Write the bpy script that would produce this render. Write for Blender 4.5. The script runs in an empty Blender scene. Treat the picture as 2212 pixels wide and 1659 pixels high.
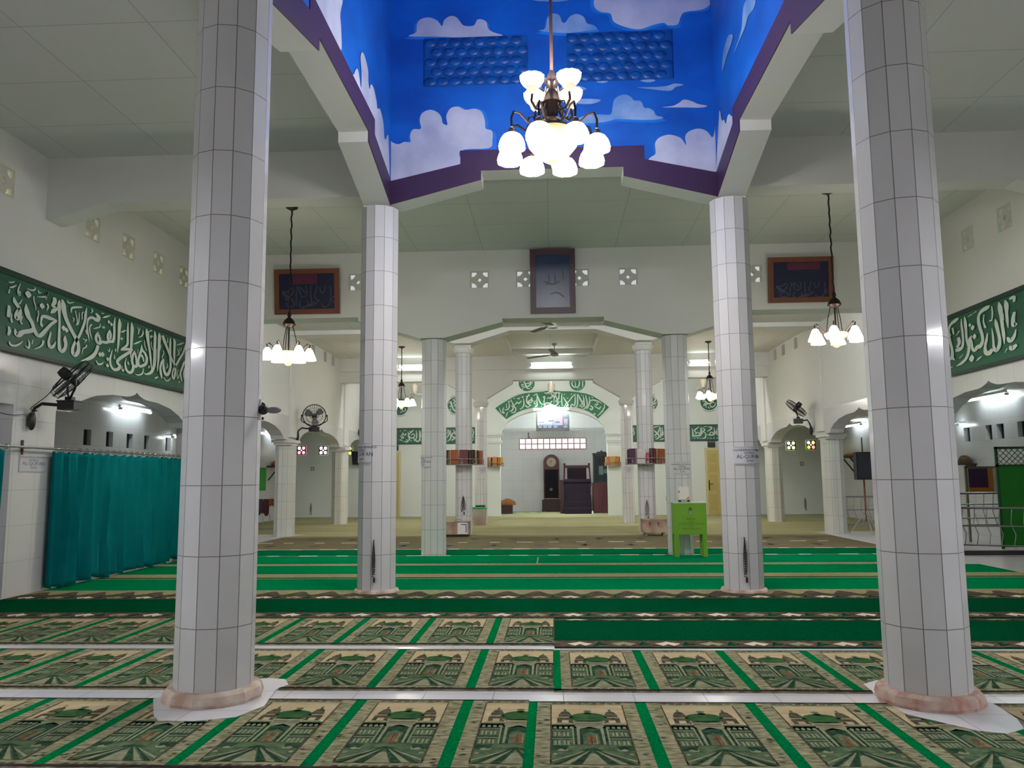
import bpy, math, random
from mathutils import Vector, Matrix, Euler
random.seed(7)
C = bpy.context.scene.collection
SC = bpy.context.scene
# ------------------------------------------------------------------ camera
YAW, PITCH, ROLL, FPX, CX = 0.0492952771, 0.116872946, -0.00884230563, 1733.15, -0.0447
cd = bpy.data.cameras.new('camera'); cam = bpy.data.objects.new('camera', cd); C.objects.link(cam)
cd.sensor_fit = 'HORIZONTAL'; cd.sensor_width = 36.0; cd.lens = FPX*36.0/2212.0
cd.clip_start = .05; cd.clip_end = 200
_f = Vector((-math.sin(YAW)*math.cos(PITCH), math.cos(YAW)*math.cos(PITCH), math.sin(PITCH)))
_r = Vector((math.cos(YAW), math.sin(YAW), 0)); _u = _r.cross(_f)
_cr, _sr = math.cos(ROLL), math.sin(ROLL)
_R, _U = _r*_cr+_u*_sr, _u*_cr-_r*_sr
cam.matrix_world = Matrix(((_R.x,_U.x,-_f.x,CX),(_R.y,_U.y,-_f.y,0),(_R.z,_U.z,-_f.z,1.3),(0,0,0,1)))
SC.camera = cam
# ------------------------------------------------------------------ world, exposure
SC.view_settings.view_transform = 'Standard'; SC.view_settings.look = 'None'
SC.view_settings.gamma = 1.0; SC.view_settings.use_curve_mapping = False
SC.view_settings.exposure = 1.17
w = bpy.data.worlds.new('daylight'); SC.world = w; w.use_nodes = True
w.node_tree.nodes['Background'].inputs[0].default_value = (1.0, .97, .90, 1)
w.node_tree.nodes['Background'].inputs[1].default_value = 0.45
def area(name, loc, rot, sx, sy, power, col=(1,1,1)):
    l = bpy.data.lights.new(name, 'AREA'); l.shape = 'RECTANGLE'; l.size = sx; l.size_y = sy
    l.energy = power; l.color = col
    o = bpy.data.objects.new(name, l); C.objects.link(o); o.location = loc; o.rotation_euler = rot
    return o
def point(name, loc, power, col=(1,.97,.9), rad=.05):
    l = bpy.data.lights.new(name, 'POINT'); l.energy = power; l.color = col; l.shadow_soft_size = rad
    o = bpy.data.objects.new(name, l); C.objects.link(o); o.location = loc
    return o
CH_W, CUP_W, SM_W = 10.0, 13.0, 6.0   # watts of each bulb: large chandelier, small chandeliers
# ------------------------------------------------------------------ constants of the hall
HW = 2.1
ROWS = [4.91, 9.41, 13.9, 18.9, 23.1]
XL, XR = -6.2, 6.12
ZC, ZR = 5.27, 4.8
YF = 28.0
YN = 31.6
XO = 9.2
# ------------------------------------------------------------------ materials
MATS = {}
def srgb(r, g, b):
    f = lambda c: (c/255/12.92) if c/255 <= .04045 else ((c/255+.055)/1.055)**2.4
    return (f(r), f(g), f(b), 1)
def _nt(name):
    m = bpy.data.materials.new(name); m.use_nodes = True
    return m, m.node_tree, m.node_tree.nodes['Principled BSDF']
def mat(name, rgb, rough=.6, metal=0, emit=0, ecol=None, noise=0, nscale=20, spec=.5, nrgb=None, stretch=(1,1,1), trans=0, alpha=1):
    if name in MATS: return MATS[name]
    m, nt, b = _nt(name)
    c = srgb(*rgb)
    b.inputs['Base Color'].default_value = c; b.inputs['Roughness'].default_value = rough
    b.inputs['Metallic'].default_value = metal; b.inputs['Specular IOR Level'].default_value = spec
    if trans: b.inputs['Transmission Weight'].default_value = trans
    if alpha < 1: b.inputs['Alpha'].default_value = alpha
    if emit:
        b.inputs['Emission Color'].default_value = srgb(*(ecol or rgb)); b.inputs['Emission Strength'].default_value = emit
    if noise:
        tc = nt.nodes.new('ShaderNodeTexCoord'); mp = nt.nodes.new('ShaderNodeMapping'); mp.inputs['Scale'].default_value = stretch
        n = nt.nodes.new('ShaderNodeTexNoise'); n.inputs['Scale'].default_value = nscale; n.inputs['Detail'].default_value = 4
        cr = nt.nodes.new('ShaderNodeValToRGB'); cr.color_ramp.elements[0].position = .35; cr.color_ramp.elements[1].position = .68
        d = srgb(*nrgb) if nrgb else tuple(x*(1-noise) for x in c[:3])+(1,)
        cr.color_ramp.elements[0].color = d; cr.color_ramp.elements[1].color = c
        nt.links.new(tc.outputs['Object'], mp.inputs[0]); nt.links.new(mp.outputs[0], n.inputs['Vector'])
        nt.links.new(n.outputs['Fac'], cr.inputs[0]); nt.links.new(cr.outputs[0], b.inputs['Base Color'])
    MATS[name] = m; return m
def tile_mat(name, rgb, su, sv, gw, grgb, rough=.18, vary=.04, u0=0, v0=0, gw2=None, rough2=None):
    """tiles laid on the UV grid (metres): grout lines, slight change from tile to tile"""
    if name in MATS: return MATS[name]
    m, nt, b = _nt(name); N = nt.nodes; L = nt.links
    uv = N.new('ShaderNodeUVMap'); sp = N.new('ShaderNodeSeparateXYZ'); L.new(uv.outputs[0], sp.inputs[0])
    def math_(op, a, bb=None, c=None):
        n = N.new('ShaderNodeMath'); n.operation = op
        for i, x in enumerate((a, bb, c)):
            if x is None: continue
            if isinstance(x, (int, float)): n.inputs[i].default_value = x
            else: L.new(x, n.inputs[i])
        return n.outputs[0]
    outs = []; ids = []
    for ax, s, o, g in ((0, su, u0, gw), (1, sv, v0, gw2 or gw)):
        t = math_('DIVIDE', math_('SUBTRACT', sp.outputs[ax], o), s)
        fr = math_('FRACT', t); ids.append(math_('FLOOR', t))
        d = math_('MINIMUM', fr, math_('SUBTRACT', 1.0, fr))
        outs.append(math_('LESS_THAN', d, g/s/2))
    grout = math_('MAXIMUM', outs[0], outs[1])
    cb = N.new('ShaderNodeCombineXYZ'); L.new(ids[0], cb.inputs[0]); L.new(ids[1], cb.inputs[1])
    wn = N.new('ShaderNodeTexWhiteNoise'); L.new(cb.outputs[0], wn.inputs['Vector'])
    c = srgb(*rgb)
    mx = N.new('ShaderNodeMix'); mx.data_type = 'RGBA'
    mx.inputs[6].default_value = c; mx.inputs[7].default_value = tuple(x*(1-vary*2) for x in c[:3])+(1,)
    L.new(wn.outputs['Value'], mx.inputs[0])
    m2 = N.new('ShaderNodeMix'); m2.data_type = 'RGBA'; L.new(grout, m2.inputs[0]); L.new(mx.outputs[2], m2.inputs[6])
    m2.inputs[7].default_value = srgb(*grgb); L.new(m2.outputs[2], b.inputs['Base Color'])
    rr = math_('MULTIPLY_ADD', grout, .5, rough); L.new(rr, b.inputs['Roughness'])
    MATS[name] = m; return m
paint = mat('white_paint', (216,217,214), .55, noise=.03, nscale=1.2)
ceilm = tile_mat('ceiling_sheet', (208,209,204), 1.15, .97, .009, (172,172,163), .7, .012, u0=-.0575-1.15, v0=.58)
wtile = tile_mat('wall_tile', (216,217,219), .405, .405, .006, (178,178,174), .22, .015)
floort = tile_mat('floor_tile', (228,228,234), .42, .42, .006, (150,150,150), .2, .02)
# ------------------------------------------------------------------ mesh builder
class MB:
    def __init__(s): s.v = []; s.f = []; s.mi = []; s.uv = {}
    def add(s, vs, fs, mi=0, M=None):
        k = len(s.v)
        for p in vs:
            p = Vector(p)
            if M is not None: p = M @ p
            s.v.append(p)
        for f in fs: s.f.append([k+i for i in f]); s.mi.append(mi)
        return s
    def face(s, pts, mi=0, M=None): return s.add(pts, [list(range(len(pts)))], mi, M)
    def box(s, x0, x1, y0, y1, z0, z1, mi=0, M=None):
        v = [(x0,y0,z0),(x1,y0,z0),(x1,y1,z0),(x0,y1,z0),(x0,y0,z1),(x1,y0,z1),(x1,y1,z1),(x0,y1,z1)]
        return s.add(v, [[0,3,2,1],[4,5,6,7],[0,1,5,4],[1,2,6,5],[2,3,7,6],[3,0,4,7]], mi, M)
    def cbox(s, c, d, mi=0, M=None):
        return s.box(c[0]-d[0]/2,c[0]+d[0]/2,c[1]-d[1]/2,c[1]+d[1]/2,c[2]-d[2]/2,c[2]+d[2]/2,mi,M)
    def prism(s, poly, ax, a0, a1, mi=0, M=None):
        """poly in the two other axes, extruded along ax from a0 to a1"""
        def P(p, a):
            return {'x': (a,p[0],p[1]), 'y': (p[0],a,p[1]), 'z': (p[0],p[1],a)}[ax]
        ar = sum(poly[i][0]*poly[(i+1)%len(poly)][1]-poly[(i+1)%len(poly)][0]*poly[i][1] for i in range(len(poly)))
        if (ar > 0) != (ax != 'y'): poly = poly[::-1]
        n = len(poly); v = [P(p, a0) for p in poly]+[P(p, a1) for p in poly]
        if a1 < a0: v = v[n:]+v[:n]
        f = [list(range(n))[::-1], list(range(n, 2*n))]+[[i,(i+1)%n,n+(i+1)%n,n+i] for i in range(n)]
        return s.add(v, f, mi, M)
    def tube(s, pts, r, n=8, mi=0, M=None, closed=False, caps=True):
        pts = [Vector(p) for p in pts]; k = len(pts)
        rs = r if isinstance(r, (list, tuple)) else [r]*k
        vs = []; up = None
        for i, p in enumerate(pts):
            a = pts[(i-1) % k] if (closed or i > 0) else pts[i]; b = pts[(i+1) % k] if (closed or i < k-1) else pts[i]
            t = (b-a)
            if t.length < 1e-9: t = Vector((0,0,1))
            t.normalize()
            if up is None:
                up = Vector((0,0,1)) if abs(t.z) < .9 else Vector((1,0,0))
            u = up-t*up.dot(t)
            if u.length < 1e-6: u = t.orthogonal()
            u.normalize(); up = u; w_ = t.cross(u)
            for j in range(n):
                q = 2*math.pi*j/n; vs.append(p+(u*math.cos(q)+w_*math.sin(q))*rs[i])
        fs = []
        for i in range(k if closed else k-1):
            for j in range(n):
                a = i*n; b = ((i+1) % k)*n
                fs.append([a+j, a+(j+1)%n, b+(j+1)%n, b+j])
        if caps and not closed: fs += [list(range(n))[::-1], [(k-1)*n+j for j in range(n)]]
        return s.add(vs, fs, mi, M)
    def lathe(s, prof, n=24, c=(0,0,0), mi=0, M=None, lobes=0, lob=0, cap0=False, cap1=False):
        vs = []
        for i, (r, z) in enumerate(prof):
            for j in range(n):
                a = 2*math.pi*j/n
                rr = r*(1+(lob*abs(math.sin(a*lobes/2))-lob/2 if lobes else 0)*(i/(len(prof)-1)))
                vs.append((c[0]+rr*math.cos(a), c[1]+rr*math.sin(a), c[2]+z))
        fs = [[i*n+j, i*n+(j+1)%n, (i+1)*n+(j+1)%n, (i+1)*n+j] for i in range(len(prof)-1) for j in range(n)]
        if cap0: fs.append(list(range(n))[::-1])
        if cap1: fs.append([(len(prof)-1)*n+j for j in range(n)])
        return s.add(vs, fs, mi, M)
    def sphere(s, c, r, n=12, mi=0, sc=(1,1,1), M=None):
        k = n//2; vs = []
        for i in range(k+1):
            t = math.pi*i/k
            for j in range(n):
                a = 2*math.pi*j/n
                vs.append((c[0]+r*sc[0]*math.sin(t)*math.cos(a), c[1]+r*sc[1]*math.sin(t)*math.sin(a), c[2]-r*sc[2]*math.cos(t)))
        fs = [[i*n+j, i*n+(j+1)%n, (i+1)*n+(j+1)%n, (i+1)*n+j] for i in range(k) for j in range(n)]
        return s.add(vs, fs, mi, M)
    def build(s, name, mats, parent=None, smooth=False, loc=None):
        if not isinstance(mats, (list, tuple)): mats = [mats]
        me = bpy.data.meshes.new(name)
        me.from_pydata([tuple(p) for p in s.v], [], s.f)
        for m in mats: me.materials.append(m)
        uvl = me.uv_layers.new(name='UVMap')
        for p in me.polygons:
            p.material_index = min(s.mi[p.index], len(mats)-1); p.use_smooth = bool(smooth)
            cu = s.uv.get(p.index)
            if cu:
                for q, li in enumerate(p.loop_indices): uvl.data[li].uv = cu[q]
                continue
            nx, ny, nz = (abs(t) for t in p.normal)
            for li in p.loop_indices:
                co = me.vertices[me.loops[li].vertex_index].co
                uvl.data[li].uv = (co.x, co.y) if nz >= nx and nz >= ny else ((co.y, co.z) if nx >= ny else (co.x, co.z))
        if smooth:
            try: me.set_sharp_from_angle(angle=math.radians(40))
            except Exception: pass
        o = bpy.data.objects.new(name, me); C.objects.link(o)
        if parent is not None: o.parent = parent
        if loc: o.location = loc
        return o
def tag(o, label, cat, group=None, kind=None):
    o['label'] = label; o['category'] = cat
    if group: o['group'] = group
    if kind: o['kind'] = kind
    return o
def struct(o):
    o['kind'] = 'structure'; return o
def thing(name, label, cat, loc=(0,0,0), rz=0, group=None):
    o = bpy.data.objects.new(name, None); C.objects.link(o); o.location = loc; o.rotation_euler = (0,0,rz)
    o.empty_display_size = .1
    return tag(o, label, cat, group)
def dup(root, loc=None, rz=None, label=None, group=None, scale=None):
    def cp(o, par):
        c = o.copy(); C.objects.link(c)
        if par is not None: c.parent = par
        for ch in list(o.children): cp(ch, c)
        return c
    r = cp(root, None)
    if loc is not None: r.location = loc
    if rz is not None: r.rotation_euler = (0,0,rz)
    if label: r['label'] = label
    if group: r['group'] = group
    if scale: r.scale = (scale,)*3
    return r
def rect_holes(mb, plane, p0, p1, a0, a1, z0, z1, holes, mi=0):
    """slab with rectangular holes: plane 'x' or 'y', thickness p0..p1, a along, z up"""
    A = sorted({a0, a1, *[h[0] for h in holes], *[h[1] for h in holes]}); Z = sorted({z0, z1, *[h[2] for h in holes], *[h[3] for h in holes]})
    for j in range(len(Z)-1):
        run = None
        for i in range(len(A)):
            solid = i < len(A)-1 and not any(h[0]-1e-6 <= A[i] and A[i+1] <= h[1]+1e-6 and h[2]-1e-6 <= Z[j] and Z[j+1] <= h[3]+1e-6 for h in holes)
            if solid and run is None: run = A[i]
            if not solid and run is not None:
                if plane == 'x': mb.box(p0, p1, run, A[i], Z[j], Z[j+1], mi)
                else: mb.box(run, A[i], p0, p1, Z[j], Z[j+1], mi)
                run = None
    return mb
# ------------------------------------------------------------------ the shell
purple = mat('purple_paint', (62,38,74), .5)
mb = MB(); mb.box(-9.6, 9.6, -3, 32, -.12, 0); struct(mb.build('floor', floort))
HALF = [(0,2.19),(.30,2.19),(.36,2.27),(.55,2.37),(.85,2.46),(1.25,2.515),(1.62,2.525),(1.72,2.54),(1.84,2.575),(1.9,2.61)]
def arch_pts(y0, y1, dz=0):
    h = (y1-y0)/2; k = h/1.9
    L = [(y0+a*k, z+dz) for a, z in HALF]
    return L+[(y1-a*k, z+dz) for a, z in HALF[::-1]][1:]
def arcade(name, x0, x1, vents, slots):
    poly = [(-1.5,2.8),(-1.5,2.19)]
    seq = [(.35,4.5,0),(5.3,8.86,0),(9.65,13.5,0),(14.3,18.5,.05),(18.95,23.4,.05),(23.85,27.9,.05)]
    pier = {1:(4.5,5.3), 2:(8.86,9.65), 3:(13.5,14.3)}
    poly += [(.35-.01,2.19)]
    for i, (a, b, dz) in enumerate(seq):
        if i in pier: poly += [(pier[i][0],0),(pier[i][1],0)]
        poly += arch_pts(a, b, dz)
    poly += [(28.0,2.24),(28.0,2.8)]
    mb = MB()
    mb.prism(poly, 'x', x0, x1)
    rect_holes(mb, 'x', x0, x1, -1.5, 13.65, 2.8, ZC, vents, 1)
    rect_holes(mb, 'x', x0, x1, 13.65, 28.0, 2.8, ZR, slots, 1)
    s = 1 if x1 < 0 else -1
    xi = x1 if s > 0 else x0
    for y in (18.72, 23.62):   # shallow pilaster strips above the piers
        mb.box(min(xi, xi+s*.05), max(xi, xi+s*.05), y-.24, y+.24, 2.3, ZR, 1)
    return struct(mb.build(name, [wtile, paint]))
vl = [(y-.17, y+.17, 4.54, 4.88) for y in (8.46,10.22,11.15,12.05,12.93)]
vr = [(y-.17, y+.17, 4.58, 4.92) for y in (10.86,11.83)]
sl = [(y-.14, y+.14, 4.5, 4.78) for y in (20.3,21.4,22.2,24.0,25.2,26.4)]
arcade('wall_left', XL-.3, XL, vl, sl)
arcade('wall_right', XR, XR+.3, vr, [(a,b,c-.02,d-.02) for a,b,c,d in sl])
# ceilings
mb = MB()
for x0, x1, y0, y1 in ((XL,-2.27,-1.5,13.65),(2.27,XR,-1.5,13.65),(-2.27,2.27,-1.5,4.75),(-2.27,2.27,9.57,13.65)):
    mb.box(x0, x1, y0, y1, ZC, ZC+.1)
struct(mb.build('ceiling', ceilm))
mb = MB(); TX, TY0, TY1, TH = 1.16, 19.15, 22.55, .13
for x0, x1, y0, y1 in ((XL,-TX,14.1,28.0),(TX,XR,14.1,28.0),(-TX,TX,14.1,TY0),(-TX,TX,TY1,28.0)): mb.box(x0, x1, y0, y1, ZR, ZR+TH)
mb.box(-TX-.05, TX+.05, TY0-.05, TY1+.05, ZR+TH, ZR+TH+.06)   # raised tray
struct(mb.build('ceiling_rear', ceilm))
for nm, x0, x1 in (('ceiling_gallery_left', -XO, XL-.3), ('ceiling_gallery_right', XR+.3, XO)):
    mb = MB(); mb.box(x0, x1, -1.5, 28.0, 2.95, 3.05)
    struct(mb.build(nm, paint))
# gallery outer walls with small square openings
for nm, s in (('wall_outer_left', -1), ('wall_outer_right', 1)):
    mb = MB()
    wy = (15.4,16.2,17.0,17.75,18.75,20.4,21.2,22.4) if s < 0 else (15.6,16.3,17.05,17.5,18.4,19.6,21.0)
    holes = [(y-.13, y+.13, 2.02, 2.33) for y in wy]
    rect_holes(mb, 'x', min(s*XO, s*(XO+.2)), max(s*XO, s*(XO+.2)), -1.5, 28, 0, 3.05, holes)
    struct(mb.build(nm, wtile))
    dk = mat('opening_dark', (22,26,25), .25)  # dark sheets standing for the shade inside the openings
    for i, (a, b, c, d) in enumerate(holes):
        mb = MB(); x = s*(XO+.1); mb.box(x-.008, x+.008, a-.01, b+.01, c-.01, d+.01)
        mb.box(x-.012, x+.012, (a+b)/2-.012, (a+b)/2+.012, c, d)
        struct(mb.build('window_%d' % (i+10+(20 if s > 0 else 0)), dk))
# unseen wall behind the camera, dark tone and two doorways chosen for the light
mb = MB(); rect_holes(mb, 'y', -1.7, -1.5, XL, XR, 0, ZC, [(-5.9,-3.6,0,2.5),(3.6,5.85,0,2.5)]); struct(mb.build('wall_front', mat('unseen_wall_dark', (96,80,66), .6)))
# wall across row 3
def sym(p): return p+[(-x, z) for x, z in p[::-1]]
mb = MB()
bot = sym([(XL,4.12),(-3.4,4.12),(-3.4,4.05),(-2.32,3.73),(-1.88,3.73),(-.88,3.99),(-.88,4.05)])
bot[-1] = (XR, 4.12)
mb.prism([(XL,4.6)]+bot+[(XR,4.6)], 'y', 13.65, 14.1)
vc = [(x-.165, x+.165, 4.6, 4.9) for x in (-1.27,-.47,.47,1.31,-3.42,3.43)]
rect_holes(mb, 'y', 13.65, 14.1, XL, XR, 4.6, ZC, vc)
struct(mb.build('wall_middle', paint))
# beams of the central well: inner faces at +-1.95
prof = sym([(-2.27,4.56),(-1.95,4.575),(-.85,4.86),(-.85,4.975)])
ptop = sym([(-1.95,4.87),(-1.1,5.06),(-1.1,5.23)])
YW0, YW1 = 5.06, 9.25; YC = (YW0+YW1)/2
def on(side, p, d):
    """point of a well wall: p=(along,z), d = distance in front of the face"""
    a, z = p
    return {'far': (a, YW1-d, z), 'near': (-a, YW0+d, z), 'left': (-1.95+d, YC+a*(YW1-YW0)/3.9, z), 'right': (1.95-d, YC-a*(YW1-YW0)/3.9, z)}[side]
mb = MB()
yp = [(YC+a*(YW1-YW0)/3.9, z) for a, z in prof]
mb.prism(prof+[(2.27,5.3),(-2.27,5.3)], 'y', YW1, YW1+.32); mb.prism(prof+[(2.27,5.3),(-2.27,5.3)], 'y', YW0-.32, YW0)
mb.prism(yp+[(yp[-1][0],5.3),(yp[0][0],5.3)], 'x', -2.27, -1.95); mb.prism(yp+[(yp[-1][0],5.3),(yp[0][0],5.3)], 'x', 1.95, 2.27)
struct(mb.build('trim_1', paint))
band = sym([(-1.95,4.575),(-.85,4.86),(-.85,4.975)])+[(-x, z) for x, z in sym([(-1.95,4.87),(-1.1,5.06),(-1.1,5.23)])]
mb = MB()
for sd in ('far','near','left','right'):
    f = [on(sd, p, .012) for p in band]; k = [on(sd, p, 0) for p in band]; n = len(band)
    mb.add(f+k, [list(range(n))]+[[i,n+i,n+(i+1)%n,(i+1)%n] for i in range(n)])
struct(mb.build('trim_2', purple))
# cross beams of row 2 in the aisles, each dropping to a haunch at the wall
for i, (xa, xb) in enumerate(((XL,-2.27),(2.27,XR))):
    p = [(XL,4.5),(XL+.1,4.5),(XL+.75,4.68),(-2.27,4.68)] if i == 0 else [(2.27,4.68),(XR-.75,4.68),(XR-.1,4.5),(XR,4.5)]
    mb = MB(); mb.prism(p+[(xb,ZC),(xa,ZC)], 'y', 9.22, 9.52); struct(mb.build('trim_%d' % (3+i), paint))
# rear beams
mb = MB(); p = sym([(XL,4.7),(-3.1,4.7),(-2.3,4.44),(-1.92,4.44),(-1.0,4.72)]); p[-1] = (XR,4.7)
mb.prism(p+[(XR,ZR),(XL,ZR)], 'y', 18.4, 18.9); struct(mb.build('trim_5', paint))
mb = MB(); p = sym([(XL,4.11),(-3.1,4.11),(-3.1,4.04),(-2.3,3.6),(-1.9,3.6),(-1.16,4.04),(-1.16,4.11)]); p[-1] = (XR,4.11)
mb.prism(p+[(XR,4.42),(XL,4.42)], 'y', 22.95, 23.3); mb.box(XL, XR, 22.88, 23.3, 4.42, ZR); struct(mb.build('trim_6', paint))
# far wall with the prayer niche arch
def niche_arch(hw, z0, h, n=28, e=2.15):
    return [(-hw*math.cos(math.pi*i/n), z0+h*(max(0, 1-abs(math.cos(math.pi*i/n))**e))**(1/e)) for i in range(n+1)]
mb = MB()
mb.prism([(-9.4,0),(-1.86,0)]+niche_arch(1.86,2.72,.95)+[(1.86,0),(9.4,0),(9.4,ZR+.1),(-9.4,ZR+.1)], 'y', YF, YF+.35)
farw = mat('far_wall_paint', (216,222,216), .5); struct(mb.build('wall_far', farw))
mb = MB()
for s in (-1, 1):
    a, b = sorted((s*2.34, s*1.86)); mb.box(a, b, YF-.1, YF, 0, 2.5)
    for z0, z1, e in ((2.5,2.56,.04),(2.56,2.6,.07),(2.72,2.78,.05),(2.78,2.86,.1)):
        mb.box(a-e, b+e, YF-.1-e, YF+.05, z0, z1)
    mb.box(a, b, YF-.1, YF, 2.6, 2.72)
struct(mb.build('trim_7', farw))
mb = MB(); mb.box(-2.6, -2.4, YF+.35, YN, 0, 4.0); mb.box(2.4, 2.6, YF+.35, YN, 0, 4.0)
mb.box(-2.6, 2.6, YF+.35, YN+.2, 4.0, 4.1); struct(mb.build('wall_niche_side', paint))
nw = (-1.33, 1.28, 2.42, 2.84)
mb = MB(); rect_holes(mb, 'y', YN, YN+.2, -2.6, 2.6, 0, 4.0, [nw]); mb.box(-2.4, 2.4, YN-.03, YN, 3.22, 3.26)
struct(mb.build('wall_niche', wtile))
# glass block window of the niche: 11 x 2 lit panes in a thin frame
glassb = mat('glass_block', (120,112,114), .3, emit=.55, ecol=(255,244,248)); redf = mat('red_frame', (176,120,128), .5)
mb = MB(); nx = 11
x0, x1, z0, z1 = nw; wv = (x1-x0)/nx; hz = (z1-z0)/2
for i in range(nx+1): mb.box(x0+i*wv-.018, x0+i*wv+.018, YN-.01, YN+.1, z0-.014, z1+.014)
for j in range(3): mb.box(x0, x1, YN-.008, YN+.1, z0+j*hz-.016, z0+j*hz+.016)
fr = struct(mb.build('window_1', redf))
mb = MB()
for i in range(nx):
    for j in range(2): mb.box(x0+i*wv+.014, x0+(i+1)*wv-.014, YN+.02, YN+.08, z0+j*hz+.014, z0+(j+1)*hz-.014)
mb.build('glass_panes', glassb, fr)
# ------------------------------------------------------------------ tiled columns
def coltile(r, key):
    wd = 2*r*math.sin(math.pi/12)
    return tile_mat('column_tile_'+key, (216,216,219), wd, .414, .0055, (120,116,112), .085, .02, v0=.03, gw2=.005)
plinthm = mat('pink_plinth', (226,212,196), .7, noise=.35, nscale=7, nrgb=(176,144,128))
redstain = mat('stained_plinth', (178,128,112), .7, noise=.3, nscale=14, nrgb=(206,186,174))
def column(x, y, r, z0, zt, key, label, base=None, capital=None, phase=25):
    t = thing('column', label, 'column', (x,y,0), 0, 'tiled columns of the hall')
    n = 12; wd = 2*r*math.sin(math.pi/n); mb = MB()
    sg = 1 if x > 0 else -1
    vs = []
    for z in (z0, zt):
        for j in range(n):
            a = math.radians(-90+sg*-phase+30*j); vs.append((r*math.cos(a), r*math.sin(a), z))
    mb.add(vs, [[j,(j+1)%n,n+(j+1)%n,n+j] for j in range(n)]+[list(range(n))[::-1], list(range(n,2*n))])
    for j in range(n): mb.uv[j] = [(j*wd,z0),((j+1)*wd,z0),((j+1)*wd,zt),(j*wd,zt)]
    mb.build('shaft', coltile(r, key), t)
    if base:
        h, rb, m = base; mb = MB(); k = 12
        mb.lathe([(rb*1.0,0),(rb*1.03,h*.35),(rb*.99,h*.8),(rb*.92,h),(r*.8,h*1.02)], k if rb > .29 else 12, cap0=True, cap1=True)
        mb.build('plinth', m, t)
    if capital:
        zc, imp = capital; mb = MB()
        mb.lathe([(r*.98,zc-.1),(r*1.08,zc-.09),(r*1.2,zc-.06),(r*1.2,zc-.03),(r*1.28,zc),(r*1.28,zc+.03),(r*1.1,zc+.05)], 24, cap0=True, cap1=True)
        mb.build('capital_ring', paint, t, smooth=True)
        mb = MB(); mb.cbox((0,0,(zc+imp)/2), (r*1.9,r*1.9,imp-zc-.002)); mb.build('impost', paint, t)
    return t
side = {-1:'left', 1:'right'}
for s in (-1, 1):
    ab = side[s]
    column(s*HW, ROWS[0], .231, .06, 4.56, 'a', 'white tiled column nearest the camera on the %s, standing on a pink plinth ring' % ab, (.09,.285,plinthm if s < 0 else redstain))
    column(s*HW, ROWS[1], .226, .02, 4.56, 'b', 'white tiled column under the far %s corner of the blue sky well, beads on its shaft' % ab, (.05,.262,plinthm))
    column(s*HW, ROWS[2], .22, .0, 3.72, 'c', ['white tiled column behind the green donation box','grey white tiled column under the middle wall, left of the book rack'][s < 0])
    column(s*2.13, ROWS[3], .2, .0, 4.34, 'd', 'slim tiled column carrying the %s round rack of books, ring capital on top' % (ab+' large'), None, (4.35,4.46))
    column(s*2.09, ROWS[4], .178, .0, 3.42, 'e', 'slim plain column with ring capital just %s of the prayer niche arch' % ab, None, (3.45,3.61))
# octagonal posts of the side arcades
postm = tile_mat('post_tile', (212,214,208), .2, .405, .006, (150,150,144), .2, .02)
for s in (-1, 1):
    for k, y in enumerate((18.72, 23.62)):
        t = thing('arcade_post', 'white tiled octagonal post of the %s arcade, %s' % (side[s], ['the nearer one','the farther one'][k]), 'post', (s*(6.2+.13),y,0), 0, 'octagonal arcade posts')
        mb = MB(); R0 = .24; vs = []; n = 8
        for z in (0, 2.12):
            for j in range(n):
                a = math.pi/8+j*math.pi/4; vs.append((R0*math.cos(a), R0*math.sin(a), z))
        mb.add(vs, [[j,(j+1)%n,n+(j+1)%n,n+j] for j in range(n)]+[list(range(n))[::-1], list(range(n,2*n))])
        mb.build('shaft', postm, t)
        mb = MB(); mb.box(-.2,.2,-.28,.28,2.12,2.17); mb.box(-.24,.24,-.33,.33,2.17,2.238); mb.build('capital', paint, t)
# ------------------------------------------------------------------ carpets
def floorish(name, base, n1, sc, st, d=.3, rough=.9):
    return mat(name, base, rough, noise=d, nscale=sc, nrgb=n1, stretch=st, spec=.0)
rug_beige = floorish('rug_beige', (178,170,140), (112,114,86), 22, (.8,2.4,1))
rug_cream = floorish('rug_cream', (198,184,150), (182,164,128), 8, (.5,2,1))
rug_dome = floorish('rug_dome', (74,104,66), (40,86,50), 14, (1,1,1))
rug_dk = floorish('rug_dark_green', (60,90,68), (36,62,46), 30, (1,1,1))
rug_mid = floorish('rug_mid_green', (104,122,92), (74,96,72), 26, (1,1,1))
rug_lt = floorish('rug_light', (158,158,130), (134,136,108), 24, (1,1,1))
rug_br = floorish('rug_brown', (104,94,76), (70,66,52), 24, (1,1,1))
rug_door = floorish('rug_door', (152,116,88), (104,84,60), 30, (1,1,1))
rug_str = floorish('rug_stripe_green', (2,124,66), (1,100,52), 60, (1,1,1))
rug_hem = floorish('rug_hem', (72,64,62), (50,44,46), 20, (1,1,1))
RM = [rug_beige, rug_cream, rug_dome, rug_dk, rug_mid, rug_lt, rug_br, rug_door, rug_str, rug_hem]
BE, CR, DO, DK, MD, LT, BR, DR, ST, HM = range(10)
def el(cx, cy, rx, ry, n=16, a0=0, a1=360):
    return [(cx+rx*math.cos(math.radians(a0+(a1-a0)*i/n)), cy+ry*math.sin(math.radians(a0+(a1-a0)*i/n))) for i in range(n+(a1-a0 < 360))]
def R4(x0, y0, x1, y1): return [(x0,y0),(x1,y0),(x1,y1),(x0,y1)]
def mir(p): return [(1-x, y) for x, y in p[::-1]]
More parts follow.
